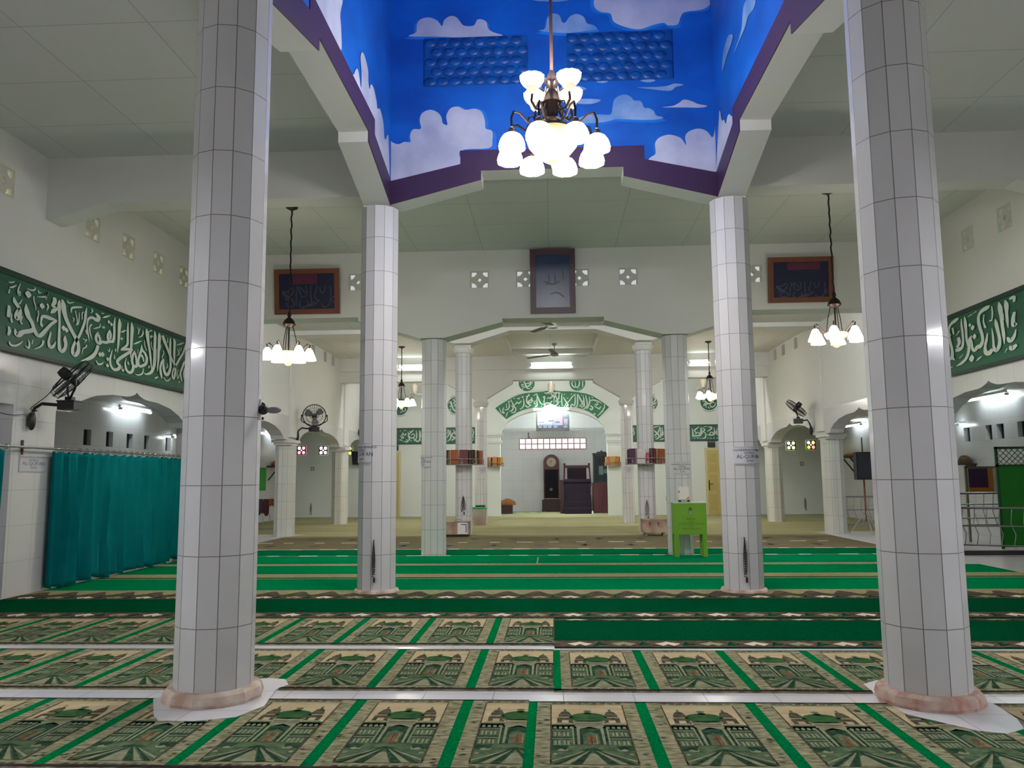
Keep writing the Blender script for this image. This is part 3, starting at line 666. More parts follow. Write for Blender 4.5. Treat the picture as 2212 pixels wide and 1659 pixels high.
# pen strokes of the inscriptions, millimetres on the wall they are on: along, height, pen width
INS_LEFT = '10240 3534 25 10315 3499 46 10277 3450 49 10176 3463 36 10094 3438 27 10061 3374 18 10070 3278 18 10102 3202 16 10130 3125 3;9498 3559 11 9528 3504 46 9548 3430 50 9593 3346 43 9671 3259 42 9769 3174 41 9854 3102 44 9894 3029 35 9888 2956 41 9820 2906 44 9771 2946 34 9784 3019 28 9841 3100 31 9912 3192 28 9970 3300 27 10008 3396 27 10014 3479 29 10029 3568 6;9448 3540 8 9445 3470 38 9459 3357 26 9474 3229 23 9478 3114 26 9484 3015 30 9508 2935 38 9553 2915 43 9605 2950 34 9624 3016 34 9603 3067 38 9602 3121 6;9347 3548 30 9354 3496 41 9321 3436 30 9389 3423 30 9339 3378 42 9288 3341 10;9115 3264 22 9183 3277 41 9289 3277 42 9426 3277 8;9409 3270 26 9318 3214 30 9231 3137 32 9157 3064 40 9093 3026 41 9034 3049 39 8991 3100 32 8946 3164 36 8881 3217 44 8845 3282 43 8828 3354 6;8991 3129 7 8965 3073 40 8892 3045 47 8798 3017 46 8723 2971 53 8680 2992 31 8665 3035 6;9127 3259 26 9116 3198 16 9131 3163 29 9144 3140 4;8611 3388 7 8636 3337 35 8687 3299 34 8727 3257 31 8723 3192 39 8691 3150 35 8659 3179 25 8682 3240 21 8725 3285 14;8540 3274 21 8548 3191 34 8538 3140 21;8558 3039 16 8575 2987 27 8557 2938 18;8584 2877 5 8607 2839 21 8679 2840 21 8749 2869 18 8812 2919 4;8901 2949 6 8929 2907 16 8916 2850 18 8860 2870 10;8987 2964 6 8976 2907 10;9176 2985 19 9169 2940 18 9116 2894 15 9019 2858 6;9310 3114 15 9297 3059 18 9279 2981 25 9316 2926 37 9379 2952 27 9418 3016 5;9977 3151 8 10026 3136 11 10072 3152 8 10018 3102 6;10065 3081 16 10054 3047 16 9993 3017 11 9979 2938 3;8955 3474 10 8960 3424 10 8992 3372 9 9009 3316 4;9203 3440 16 9231 3409 15 9205 3352 4;9048 3321 12 9058 3275 9 9046 3221 12 9049 3185 7;8778 3200 7 8750 3133 15 8784 3104 14;8708 3572 4 8674 3481 13 8696 3425 21 8708 3475 10;8818 3536 4 8900 3535 17 8964 3554 14 8961 3583 7;9010 3481 4 9105 3499 16 9183 3526 18 9195 3582 18 9181 3484 6;9025 3564 9 9044 3535 13 9091 3552 4;9604 3571 8 9632 3542 15 9745 3577 5;9694 3429 8 9698 3489 20 9802 3524 24 9919 3550 17;9778 3474 8 9814 3398 11 9833 3330 11 9804 3290 6;9867 3469 6 9864 3352 11 9836 3298 11;9934 3390 10 9929 3474 11 9962 3495 10;9727 3373 11 9758 3363 12 9743 3320 5;10130 3573 16 10156 3550 16 10118 3514 5;10156 3368 19 10117 3336 15 10116 3270 15 10157 3203 10 10189 3168 3;10196 3316 5 10272 3344 16 10342 3370 13 10355 3419 7;10027 3270 16 10053 3213 8;8505 3533 11 8560 3542 15 8604 3566 4;8526 3478 11 8575 3493 18 8641 3532 4;8517 3409 14 8529 3461 6;8586 3189 10 8585 3129 14 8604 3090 18;8751 3392 4 8705 3324 13;10322 3116 33 10281 3018 38 10195 2943 45 10089 2894 35 9951 2852 5;10295 2908 7 10359 2864 25 10465 2900 13;9547 3239 2 9550 3205 46 9553 3170 2;9609 3224 2 9612 3191 43 9615 3159 2;9106 3426 2 9109 3390 48 9113 3354 2;8841 3515 2 8846 3471 58 8850 3427 2;10375 3036 2 10378 3001 46 10382 2967 2;10438 3048 2 10442 3013 46 10445 2978 2;12891 3280 10 12839 3247 30 12781 3157 30 12725 3058 28 12753 2981 26 12791 2924 8;12985 3351 14 13016 3200 21 13038 3047 23 13019 2962 31 12931 2941 35 12860 3004 26 12842 3084 22 12879 3160 16;13071 3406 14 13095 3263 21 13119 3110 23 13132 2955 31 13065 2947 25;12076 3564 38 12131 3495 50 12240 3386 41 12373 3259 37 12504 3169 36 12543 3084 30 12524 2982 34 12493 2933 29 12450 2963 25 12453 3042 20 12508 3119 24 12586 3190 32 12683 3295 30 12783 3392 30 12841 3483 30 12877 3577 8;12437 3578 8 12477 3535 43 12478 3425 39 12481 3315 34 12502 3188 10;12335 3570 10 12332 3490 33 12340 3353 35 12355 3227 35 12374 3131 37 12342 3028 41 12267 2969 48 12195 2989 44 12149 3070 38 12132 3145 25 12157 3197 8;12127 3203 8 12074 3137 29 12044 3046 32 12070 2963 38 12106 2890 13;12106 3335 10 12139 3292 13 12086 3226 11 12118 3201 8;11958 3581 9 11976 3527 49 11971 3429 42 11970 3294 36 11970 3160 30 11959 3063 23 11954 2976 6;11567 3576 13 11596 3515 52 11615 3444 48 11650 3356 37 11696 3251 33 11734 3135 30 11774 2990 11;11815 3584 9 11837 3511 43 11840 3407 41 11842 3274 39 11846 3132 37 11835 3036 39 11778 2953 41 11690 2909 33 11601 2893 20 11546 2904 5;11465 3316 7 11489 3246 31 11573 3204 33 11633 3139 37 11622 3062 37 11537 3013 40 11433 2990 36 11394 3039 31 11404 3114 31 11470 3160 33 11527 3123 27 11549 3071 22;11466 3307 13 11464 3233 31 11426 3163 31 11390 3075 27;11276 3194 11 11232 3124 30 11214 3040 34 11262 2975 39 11347 2978 39 11341 3049 27 11307 3135 30 11269 3184 13;11262 2975 36 11243 2900 37 11171 2859 39 11087 2879 32 11040 2944 24 11035 2996 14 11063 3053 5;11153 3589 9 11177 3512 44 11176 3403 39 11176 3277 34 11172 3186 27 11166 3069 5;11058 3570 9 11060 3454 30 11069 3348 30 11069 3259 30 11008 3205 30 10931 3165 24 10901 3139 7;10917 3146 10 11011 3171 30 11108 3190 35 11216 3207 18;11208 3201 23 11113 3141 35 10987 3077 40 10895 3028 40 10836 2985 38 10831 2949 34 10889 2923 38 10869 2876 40 10770 2846 37 10691 2869 30 10648 2923 25 10642 2990 22 10666 3063 15 10684 3117 5;10821 3581 9 10839 3510 45 10832 3412 38 10832 3289 31 10825 3192 24 10818 3095 5;10712 3572 9 10701 3466 29 10711 3355 29 10708 3276 32 10674 3227 37 10613 3225 34;10591 3380 7 10562 3311 29 10557 3250 32 10613 3221 34;10599 3369 14 10626 3314 27 10618 3252 25;10613 3221 37 10511 3187 38 10422 3180 33 10353 3139 33;10317 3300 10 10279 3243 29 10277 3185 33 10338 3145 36 10377 3193 28 10335 3253 28 10307 3290 11;10407 3509 8 10493 3541 22 10588 3577 8;10878 3396 9 10940 3419 24 11003 3448 11;11234 3285 11 11350 3329 23 11460 3375 7;12570 3493 8 12685 3529 20 12822 3573 8;12982 3525 10 13103 3568 23;11643 3541 9 11740 3584 19;10879 3297 9 10901 3323 12 10904 3289 10 10933 3324 10;10403 3392 8 10427 3371 12 10447 3396 10 10471 3375 10;11702 3497 9 11723 3463 13 11747 3505 11 11777 3482 9;11321 3557 7 11361 3500 14 11348 3452 13;11396 3558 7 11355 3467 11;11472 3544 7 11485 3495 20 11445 3442 20 11361 3407 7;12590 3433 8 12645 3371 12 12596 3323 10;12669 3456 8 12654 3342 12;12722 3474 12 12716 3412 8;11315 2856 7 11410 2854 18 11512 2890 22 11542 2950 13;11523 2970 13 11542 2954 13;10953 2923 7 10949 2878 14 10983 2857 17 11004 2895 7;11897 2865 21 11989 2900 21;12172 2918 8 12265 2871 17 12363 2902 16 12400 2946 6;10295 2906 7 10364 2862 16 10435 2880 15 10483 2916 5;10556 3097 10 10604 3074 12 10606 3130 7;10751 3145 10 10755 3094 12 10775 3132 7;10723 3020 7 10749 2989 14 10735 3056 7;11359 3230 9 11357 3161 7;11091 3013 7 11128 2969 14 11077 2993 7;11679 3033 7 11700 2999 15 11724 3040 7;12895 3162 8 12885 3099 16 12931 3075 10;11530 3392 9 11545 3320 13 11606 3246 11;11728 3407 11 11742 3353 11 11785 3284 9;11904 3322 8 11907 3189 9 11882 3043 8;12041 3412 8 12013 3330 11;12636 3102 8 12606 3012 14 12648 2957 16 12680 3032 12;12250 3152 8 12274 3107 14 12238 3063 10;12965 3462 10 12990 3424 14 13009 3469 10;12969 2894 8 13015 2874 12 13023 2911 8;12246 3554 10 12242 3475 14;10357 3568 8 10387 3562 12 10423 3578 7;10549 3505 2 10551 3480 34 10554 3455 2;10613 3485 2 10616 3460 34 10618 3434 2;10377 3033 2 10380 3006 36 10382 2978 2;10443 3037 2 10445 3010 36 10448 2982 2;10566 2994 2 10568 2967 37 10571 2939 2;10566 2905 2 10569 2878 37 10571 2850 2;12684 2916 2 12685 2902 20 12686 2887 2'
INS_RIGHT = '12084 3609 28 12187 3590 53 12317 3561 40 12390 3501 37 12399 3403 39 12374 3300 39 12340 3205 38 12333 3116 42 12353 3050 54;12273 3004 8 12362 3051 48 12454 3025 33 12543 2959 39 12663 2895 30;11999 3587 9 12005 3487 28 11994 3369 32 11993 3254 34 12033 3165 47 12129 3147 62 12233 3149 38;12131 3326 44 12105 3244 47 12189 3185 34;11901 3596 11 11893 3503 43 11891 3389 37 11891 3265 32 11880 3159 7;11738 3280 22 11819 3243 37 11836 3151 42 11867 3062 41 11951 2980 43 12086 2933 41 12239 2911 8;11217 3615 9 11276 3601 53 11411 3584 53 11504 3543 38 11532 3470 40 11510 3364 41 11467 3255 39 11463 3163 39 11531 3101 59 11617 3097 54 11691 3062 45 11752 3100 37 11757 3185 27 11784 3265 22;10836 3606 12 10817 3528 56 10823 3434 37 10823 3329 34 10815 3224 8;10991 3610 12 10969 3526 57 10955 3409 43 10945 3266 39 10933 3141 37 10934 3028 7;11104 3403 9 11091 3329 43 11060 3217 38 11037 3107 38 11066 3015 48 11142 2975 52 11191 3018 35 11193 3116 26 11196 3206 23 11206 3298 5;11324 3247 12 11365 3155 35 11410 3072 36 11405 2989 53 11319 2967 67 11232 3007 44;10643 3405 33 10687 3320 47 10685 3234 50 10618 3255 41;10640 3174 12 10703 3083 42 10796 3052 59 10855 3106 20;10647 2972 33 10767 2945 67 10813 2982 17;12592 3584 14 12476 3552 35 12580 3526 29;12513 3433 25 12516 3309 18;12666 3390 40 12639 3264 49 12555 3220 49 12683 3178 14;11662 2905 9 11590 2931 22 11502 2954 5;11370 3520 11 11400 3426 18 11365 3328 30;11164 3595 12 11160 3486 21 11193 3394 12;11256 3404 21 11184 3401 17;10733 3596 25 10630 3599 42 10631 3535 25;10905 3442 17 10900 3345 8;10936 2907 7 10876 2958 15;11810 3573 7 11684 3589 15;11666 3590 7 11560 3606 14;12442 2905 8 12353 2917 15;12130 3012 15 12013 3056 7;12071 3417 23 12183 3360 8;12268 3498 29 12244 3395 23;12372 3448 8 12332 3391 15;11689 3435 2 11695 3394 55 11701 3353 2;11763 3473 2 11767 3446 37 11771 3418 2;11656 3299 2 11662 3258 55 11668 3217 2;11776 3015 2 11784 2960 73 11792 2905 2'
INS_ARCH = '1782 3835 15 1793 3730 34 1711 3598 34 1614 3485 27 1528 3433 11;1667 3760 27 1609 3675 38 1553 3704 27 1506 3734 27 1441 3769 23;1519 3895 23 1562 3847 30 1508 3806 30 1456 3848 23;1707 3860 11 1549 3946 34 1379 3987 34 1318 3942 19;1300 3793 23 1383 3716 38 1335 3641 34 1279 3699 27;1268 4108 15 1284 3946 34 1243 3794 34 1184 3671 15;1137 4167 15 1176 4005 34 1197 3833 34 1147 3710 30 1043 3679 15;1061 4159 15 1086 3949 34 1102 3796 27 1132 3710 15;888 4190 19 945 4046 42 1037 3873 34 1058 3778 30 1000 3736 23 979 3817 23 1038 3911 27 1101 4044 19;854 4209 15 863 4009 38 846 3799 34 750 3721 34 647 3741 19;778 4211 15 777 3953 34 752 3801 30 662 3840 27 619 3764 27 697 3721 23;319 4236 19 310 4016 34 325 3778 11;368 4102 23 470 3919 38 529 3823 34 471 3782 27 450 3862 23 565 3956 27 681 4107 27 787 4210 19;223 4257 15 210 4075 34 168 4034 31 112 4115 27;119 4296 15 94 4134 31 36 4093 27 0 4202 19;48 4259 15 49 4077 27 33 3877 11;130 4023 23 189 3942 34 146 3843 34 60 3825 15;139 4009 19 100 3962 23 151 3919 27;-19 3973 23 -119 3889 34 -214 3909 34 -271 3852 31 -310 3777 23 -215 3810 27 -173 3851 19;-262 4129 19 -308 3968 34 -291 3811 19;-286 4149 23 -335 4098 23 -268 4082 19;-59 4117 23 -107 4060 27 -154 4099 19 -193 4042 19;-76 4232 15 -20 4136 27 -98 4041 15;-556 4229 19 -497 4047 38 -423 3893 34 -300 3843 15;-552 4200 15 -555 3990 31 -557 3818 31 -634 3777 23;-593 3991 19 -651 3915 27 -595 3857 23;-717 3977 19 -803 3913 31 -860 3952 34 -764 4016 31 -679 3969 23;-773 4098 23 -716 4050 27 -773 4022 23;-828 4233 15 -916 4052 34 -880 3899 34 -757 3817 23;-966 3833 34 -881 3761 27 -795 3821 15;-953 4129 15 -800 4185 27;-686 4164 15 -552 4229 27;-1030 4064 15 -1009 3901 34 -1052 3767 31 -1158 3689 15;-1098 3988 23 -1184 3903 34 -1256 3942 27 -1299 3882 27 -1366 3863 15;-1452 3834 23 -1392 3753 34 -1434 3654 34 -1539 3636 15;-1469 4050 15 -1376 3829 34 -1300 3713 31 -1340 3596 31 -1464 3578 19;-1546 3950 15 -1525 3793 31 -1587 3694 31 -1692 3680 23;-1623 3899 15 -1624 3746 23;-1720 3761 23 -1759 3643 31 -1698 3562 27 -1816 3602 23 -1858 3682 15;-1583 3612 15 -1626 3489 27 -1650 3422 11;-1144 4132 15 -1183 4056 23 -1259 4095 19;-1335 4058 15 -1373 4097 19;-1086 4170 15 -1049 4092 19 -1029 4150 15;-1527 4003 15 -1565 3946 19 -1450 4002 15;-1892 3759 15 -1835 3663 19;418 4225 15 398 4178 19;665 4231 15 645 4174 19;271 3960 15 242 3922 19;-395 3816 15 -396 3768 23;221 3808 15 225 3770 23;392 3805 15 395 3758 23;1445 3525 19 1473 3487 23 1416 3484 23 1445 3525 15;1731 3636 15 1738 3560 19;941 3817 15 931 3760 23;491 4052 15 539 4071 19;1344 4098 15 1400 4059 23;1023 4159 15 986 4179 19'
INS_ML = '-852 4688 23 -766 4664 38 -830 4604 38 -939 4609 23;-1027 4710 23 -949 4551 46 -889 4435 38 -788 4411 15;-670 4692 15 -757 4587 38 -835 4511 42 -911 4493 27 -1026 4453 27 -1075 4377 15;-1111 4550 19 -1040 4576 27 -1041 4511 27 -1102 4508 19;-759 4481 15 -749 4443 23;-1139 4631 15 -1100 4669 23'
INS_MR = '1033 4666 15 1053 4522 34 1028 4417 11;920 4701 15 940 4562 38 877 4444 38 801 4465 31 796 4564 23 777 4670 15;714 4671 15 671 4585 34 707 4485 38 791 4426 27;650 4682 15 702 4723 23;867 4400 15 876 4362 23;952 4418 23 961 4380 19;1070 4618 15 1093 4656 15'
INS_FL = '-4693 3006 14 -4679 2821 42 -4682 2680 39 -4753 2607 42 -4859 2679 35 -4922 2753 25;-4808 2990 14 -4786 2840 39 -4806 2699 35 -4895 2621 18;-4897 3008 25 -5003 2921 39 -5073 2843 35 -5011 2745 35 -4913 2736 35 -4860 2823 32 -4914 2876 28 -4984 2824 25;-5095 2958 14 -5073 2790 42 -5051 2684 39 -5139 2594 39 -5223 2630 21;-5152 2685 25 -5108 2641 32;-5339 2719 39 -5241 2757 35 -5384 2794 21;-5395 2671 35 -5285 2648 25;-5305 2916 32 -5251 2863 35 -5340 2828 32;-5198 2897 28 -5162 2853 28 -5233 2827 28;-4648 2979 14 -4638 2750 28;-5376 2970 21 -5341 3005 14;-5252 2986 18 -5163 3003 21;-5039 2984 14 -4985 2948 25;-5019 2675 18 -4966 2622 28;-5285 2608 21 -5249 2599 14;-4656 2680 21 -4632 2627 18;-3692 3029 18 -3639 2897 42 -3683 2792 39 -3718 2722 21;-3604 3002 18 -3586 2826 39 -3603 2686 39 -3709 2590 21;-3418 2842 32 -3489 2895 35 -3551 2808 35 -3480 2737 39 -3418 2754 25;-3498 3001 21 -3418 2894 35;-3568 2624 32 -3480 2684 39 -3418 2701 32;-3692 2985 14 -3710 2862 25;-2823 3028 25 -2788 2887 35 -2819 2782 32 -2784 2694 28;-2793 2659 25 -2828 2616 25'
INS_FR = '3461 2988 14 3574 3039 35 3678 3046 17;3677 3029 14 3656 2899 38 3567 2779 38 3478 2710 24;3467 2901 24 3568 2813 42 3651 2708 38 3596 2622 38 3527 2588 17;3711 3011 14 3707 2742 38 3682 2621 14;3763 3002 14 3764 2776 38 3736 2690 24;3564 2692 21 3511 2641 24;3810 2845 24 3774 2794 31 3815 2741 24;3803 2620 35 3733 2586 31 3664 2570 17;2796 2996 24 2768 2909 28 2800 2822 28 2764 2736 24;4776 2955 14 4808 2799 42 4805 2712 38 4904 2694 41 5007 2710 38 5035 2779 31 4959 2814 31 4888 2746 31;5026 3013 17 4929 2936 35 4859 2885 35 4924 2798 24;5077 2995 14 5079 2796 42 5075 2709 35 4972 2693 31;5120 2994 14 5120 2761 35;5153 2968 24 5219 2898 35 5166 2847 35 5198 2794 31;5217 2829 17 5247 2707 38 5209 2621 38 5106 2605 21;5326 3001 17 5461 2964 35 5390 2896 35 5303 2845 24;5282 2742 21 5384 2714 38 5487 2722 38 5498 2791 31 5421 2809 31 5368 2741 28;5539 2972 14 5540 2790 41 5520 2704 24;5641 2962 17 5626 2789 35 5657 2703 35;5586 2859 21 5590 2738 24;4833 2626 21 4883 2608 24;4936 2633 21 5003 2606 28;5047 2623 24 5054 2589 24;5294 2612 24 5329 2611 21;5380 2611 21 5448 2601 21;5517 2635 24 5524 2583 24;5611 2617 21 5661 2599 21;4782 2643 17 4801 2712 24;5463 3008 14 5394 2991 17;5189 3002 14 5292 3018 21'
INS_E1 = '-3666 3939 18 -3604 3991 28 -3568 3849 32 -3621 3814 25;-3568 4008 14 -3542 3848 35 -3497 3724 35 -3409 3634 28;-3515 4078 21 -3444 4007 32 -3497 3936 28;-3480 3918 21 -3426 3882 28 -3480 3812 25;-3639 3708 21 -3586 3725 28 -3613 3672 21;-3497 3742 18 -3462 3688 25 -3426 3723 21;-3479 4078 14 -3408 4112 25'
INS_E2 = '-5400 3802 25 -5294 3827 32 -5205 3870 18;-5382 3731 28 -5293 3747 32 -5310 3659 25 -5390 3642 25;-5222 3800 18 -5186 3728 28 -5257 3658 21'
INS_F1 = '3484 4070 25 3568 3981 35 3513 3894 35 3469 3860 24;3467 3808 31 3563 3841 35 3600 3893 14;3532 3964 18 3539 3894 24;3492 3755 28 3506 3650 24 3462 3615 21;3561 3771 24 3578 3736 21'
INS_F2 = '5169 3872 24 5239 3906 38 5287 3818 35 5198 3732 28;5257 3923 17 5356 3817 42 5459 3816 42 5567 3936 31;5299 3661 17 5285 3766 31 5372 3799 24;5423 3764 28 5488 3676 35 5594 3744 31 5614 3831 17;5495 3868 24 5580 3832 31;5351 3695 21 5418 3642 28;5218 3819 21 5252 3784 24'
ARCH_BAND = [(-2.025, 3.742), (-1.833, 3.873), (-1.603, 4.004), (-1.411, 4.117), (-1.181, 4.209), (-0.933, 4.263), (-0.646, 4.282), (-0.361, 4.303), (-0.151, 4.338), (-0.026, 4.413), (0.097, 4.335), (0.21, 4.308), (0.59, 4.299), (0.874, 4.266), (1.157, 4.215), (1.382, 4.135), (1.625, 3.979), (1.811, 3.844), (1.949, 3.728), (1.555, 3.334), (1.425, 3.469), (1.239, 3.585), (1.052, 3.664), (0.845, 3.723), (0.486, 3.747), (0.183, 3.761), (0.069, 3.772), (-0.035, 3.821), (-0.14, 3.765), (-0.368, 3.739), (-0.653, 3.743), (-0.843, 3.717), (-1.034, 3.672), (-1.264, 3.579), (-1.455, 3.467), (-1.637, 3.355)]
MED_ML = (-0.910, 4.609, 0.277)
MED_MR = (0.865, 4.598, 0.275)
MED_E1 = (-3.409, 3.864, 0.292)
MED_E2 = (-5.401, 3.838, 0.294)
MED_F1 = (3.347, 3.853, 0.285)
MED_F2 = (5.401, 3.869, 0.292)
CLOUD_FAR = [[(-2.03,5.467),(-1.991,5.426),(-1.933,5.364),(-1.856,5.332),(-1.78,5.36),(-1.707,5.357),(-1.713,5.437),(-1.676,5.515),(-1.58,5.522),(-1.594,5.632),(-1.562,5.72),(-1.466,5.757),(-1.38,5.724),(-1.332,5.663),(-1.313,5.583),(-1.256,5.561),(-1.271,5.671),(-1.218,5.769),(-1.122,5.786),(-1.036,5.743),(-0.922,5.753),(-0.837,5.707),(-0.799,5.586),(-0.79,5.497),(-0.715,5.465),(-0.712,5.347),(-0.754,5.25),(-1.109,5.221),(-1.11,4.966),(-1.966,4.765),(-2.023,4.767)],[(1.14,5.037),(1.182,5.084),(1.235,5.122),(1.233,5.248),(1.278,5.315),(1.353,5.346),(1.427,5.349),(1.537,5.307),(1.598,5.217),(1.589,5.315),(1.632,5.382),(1.744,5.417),(1.844,5.385),(1.905,5.305),(1.935,5.363),(1.953,5.498),(1.998,5.575),(2.025,5.069),(1.999,4.877),(1.157,4.979)],[(-1.731,6.716),(-1.644,6.763),(-1.635,6.865),(-1.586,6.935),(-1.48,6.952),(-1.382,6.907),(-1.324,6.833),(-1.295,6.914),(-1.218,6.962),(-1.14,6.938),(-1.073,6.844),(-1.015,6.821),(-0.928,6.828),(-0.889,6.898),(-0.831,6.902),(-0.774,6.863),(-0.755,6.78),(-0.688,6.727),(-0.573,6.682),(-0.727,6.667),(-1.035,6.669),(-1.363,6.695)],[(-0.132,6.726),(-0.056,6.753),(-0.025,6.895),(0.043,6.943),(0.119,6.919),(0.152,6.827),(0.194,6.825),(0.243,6.894),(0.329,6.927),(0.414,6.887),(0.45,6.805),(0.535,6.771),(0.572,6.719),(0.458,6.703),(0.172,6.684)],[(0.536,7.229),(0.543,7.106),(0.551,7.004),(0.626,6.94),(0.739,6.915),(0.784,6.802),(0.943,6.725),(1.093,6.699),(1.245,6.744),(1.378,6.769),(1.433,6.736),(1.546,6.742),(1.587,6.841),(1.646,6.9),(1.872,6.931),(1.989,7.048),(1.995,7.21)],[(0.239,5.533),(0.391,5.617),(0.56,5.631),(0.709,5.627),(0.74,5.714),(0.761,5.812),(0.827,5.86),(0.902,5.871),(0.967,5.835),(0.994,5.795),(1.078,5.782),(1.113,5.702),(1.178,5.69),(1.232,5.649),(1.249,5.599),(1.341,5.567),(1.248,5.544),(1.062,5.546),(0.801,5.565),(0.67,5.539),(0.52,5.525)],[(1.327,5.695),(1.457,5.71),(1.533,5.747),(1.59,5.785),(1.682,5.762),(1.754,5.724),(1.864,5.697),(1.79,5.676),(1.586,5.686)],[(1.036,5.957),(1.26,5.954),(1.409,5.968),(1.485,5.99),(1.596,5.972),(1.502,5.945),(1.426,5.899),(1.259,5.92)],[(1.075,6.039),(1.169,6.06),(1.262,6.039),(1.187,6.016)],[(0.55,6.044),(0.644,6.058),(0.691,6.043),(0.625,6.025)],[(0.282,5.828),(0.489,5.831),(0.601,5.808),(0.488,5.766),(0.3,5.778)],[(0.285,6.017),(0.435,5.958),(0.303,5.943)],[(1.975,6.415),(2.04,6.423),(2.028,6.343),(1.976,6.206),(1.948,6.187)],[(-0.569,7.193),(-0.493,7.138),(-0.3,7.141),(-0.108,7.108),(0.122,7.093),(0.275,7.117),(0.352,7.155)]]
CLOUD_LEFT = [[(6.057,5.25),(6.901,5.789),(6.871,5.569),(6.906,5.452),(6.909,5.224),(6.52,5.21),(6.281,5.224)],[(7.406,5.216),(7.403,5.263),(7.473,5.35),(7.535,5.391),(7.602,5.368),(7.694,5.265),(7.704,5.431),(7.656,5.573),(7.725,5.674),(7.856,5.683),(7.988,5.615),(8.008,5.503),(8.069,5.447),(8.139,5.535),(8.275,5.551),(8.412,5.474),(8.455,5.412),(8.574,5.469),(8.7,5.445),(8.789,5.373),(8.838,5.243),(8.925,5.262),(9.01,5.348),(9.076,5.309),(9.103,4.711),(8.282,4.963),(8.195,5.173)]]
CLOUD_RIGHT = [[(7.545,5.975),(7.241,5.783),(7.337,5.747),(7.514,5.791),(7.648,5.757),(7.815,5.754),(7.989,5.752),(8.131,5.762),(7.804,5.815),(7.708,5.976)],[(8.376,6.079),(8.167,5.967),(8.252,5.918),(8.406,5.915),(8.573,5.879),(8.742,5.859),(8.625,6.038)],[(9.004,5.385),(8.915,5.485),(8.842,5.329),(8.725,5.284),(8.657,5.207),(8.53,5.248),(8.403,5.179),(8.337,5.043),(9.202,4.803)]]
# ------------------------------------------------------------------ painted sky of the well
blue = mat('sky_mural_blue', (8,104,206), .55, noise=.3, nscale=1.1, nrgb=(3,76,172), stretch=(1,1,1.6))
cloudm = mat('mural_cloud', (196,200,220), .6, noise=.16, nscale=2.4, nrgb=(164,172,200))
cloudt = mat('mural_thin_cloud', (142,172,214), .6, noise=.2, nscale=3, nrgb=(96,140,200))
tealm = mat('mural_light_blue', (30,132,220), .6, noise=.3, nscale=2, nrgb=(8,104,206))
def catmull(P, n=5, closed=False):
    out = []; k = len(P)
    for i in range(k if closed else k-1):
        p0, p1, p2, p3 = (P[(i+j-1) % k] if closed else P[max(0, min(k-1, i+j-1))] for j in range(4))
        for s in range(n):
            t = s/n
            out.append(tuple(.5*(2*b+(c-a)*t+(2*a-5*b+4*c-d)*t*t+(3*b-a-3*c+d)*t**3) for a, b, c, d in zip(p0, p1, p2, p3)))
    if not closed: out.append(tuple(P[-1]))
    return out
ZT = 8.4
for nm, sd in (('wall_sky_far','far'),('wall_sky_near','near'),('wall_sky_left','left'),('wall_sky_right','right')):
    mb = MB(); n0 = [(x, z-.02) for x, z in sym([(-1.95,4.87),(-1.1,5.06),(-1.1,5.23)])]+[(1.95,ZT),(-1.95,ZT)]
    f = [on(sd, p, .004) for p in n0]; b = [on(sd, p, -.3) for p in n0]
    # solid wall above the beam, its inner face carrying the mural
    u = [(-1.95,5.3),(1.95,5.3),(1.95,ZT),(-1.95,ZT)]; uf = [on(sd, p, -.001) for p in u]; ub = [on(sd, p, -.3) for p in u]
    mb.add(uf+ub, [[3,2,1,0],[4,5,6,7]]+[[i,(i+1)%4,4+(i+1)%4,4+i] for i in range(4)], 0)
    mb.face(f, 0)
    def cloud(P, m, d, tr):
        Q = catmull(P, 4, True)
        mb.face([tr(p, d) for p in Q], m)
    if sd == 'far':
        cl = lambda p, d: on('far', (max(-1.944, min(1.944, p[0])), p[1]), d)
        for i, P in enumerate(CLOUD_FAR):
            thin = i in (5,7,8,9,10,11,12,13,3)
            if i in (0,1,4,2,3,5):   # light blue fringe round the bigger clouds
                cx = sum(p[0] for p in P)/len(P); cy = sum(p[1] for p in P)/len(P)
                cloud([(cx+(p[0]-cx)*1.07, cy+(p[1]-cy)*1.1-.02) for p in P], 3 if i in (2,4) else 3, .006+.0004*i, cl)
            cloud(P, 2 if thin else 1, .010+.0004*i, cl)
    if sd in ('left','right'):
        L = CLOUD_LEFT if sd == 'left' else CLOUD_RIGHT; x = -1.95 if sd == 'left' else 1.95; s = 1 if x < 0 else -1
        for i, P in enumerate(L):
            cloud(P, 1 if sd == 'left' or i == 2 else 2, .010+.0004*i, lambda p, d: (x+s*d, max(YW0+.01, min(YW1-.006, p[0])), p[1]))
    struct(mb.build(nm, [blue, cloudm, cloudt, tealm]))
mb = MB(); mb.box(-2.25, 2.25, YW0-.3, YW1+.3, ZT, ZT+.1); struct(mb.build('ceiling_sky', blue))
# painted-over lattice panels on the far sky wall
scale_m = mat('blue_lattice', (14,84,164), .45, noise=.4, nscale=9, nrgb=(8,60,130))
for k, (a, b) in enumerate(((-1.54,-.27),(.2,1.47))):
    mb = MB(); z0, z1 = 6.05, 6.67
    mb.box(a, b, YW1-.02, YW1-.016, z0, z1)
    for j in range(5):
        for i in range(8):
            x = a+.07+(b-a-.14)*(i+.5*(j % 2))/7.5; z = z0+.06+(z1-z0-.12)*j/4
            if x < b-.03: mb.sphere((x, YW1-.02, z), .075, 10, sc=(1,.25,.72))
    struct(mb.build('window_%d' % (2+k), scale_m, smooth=True))
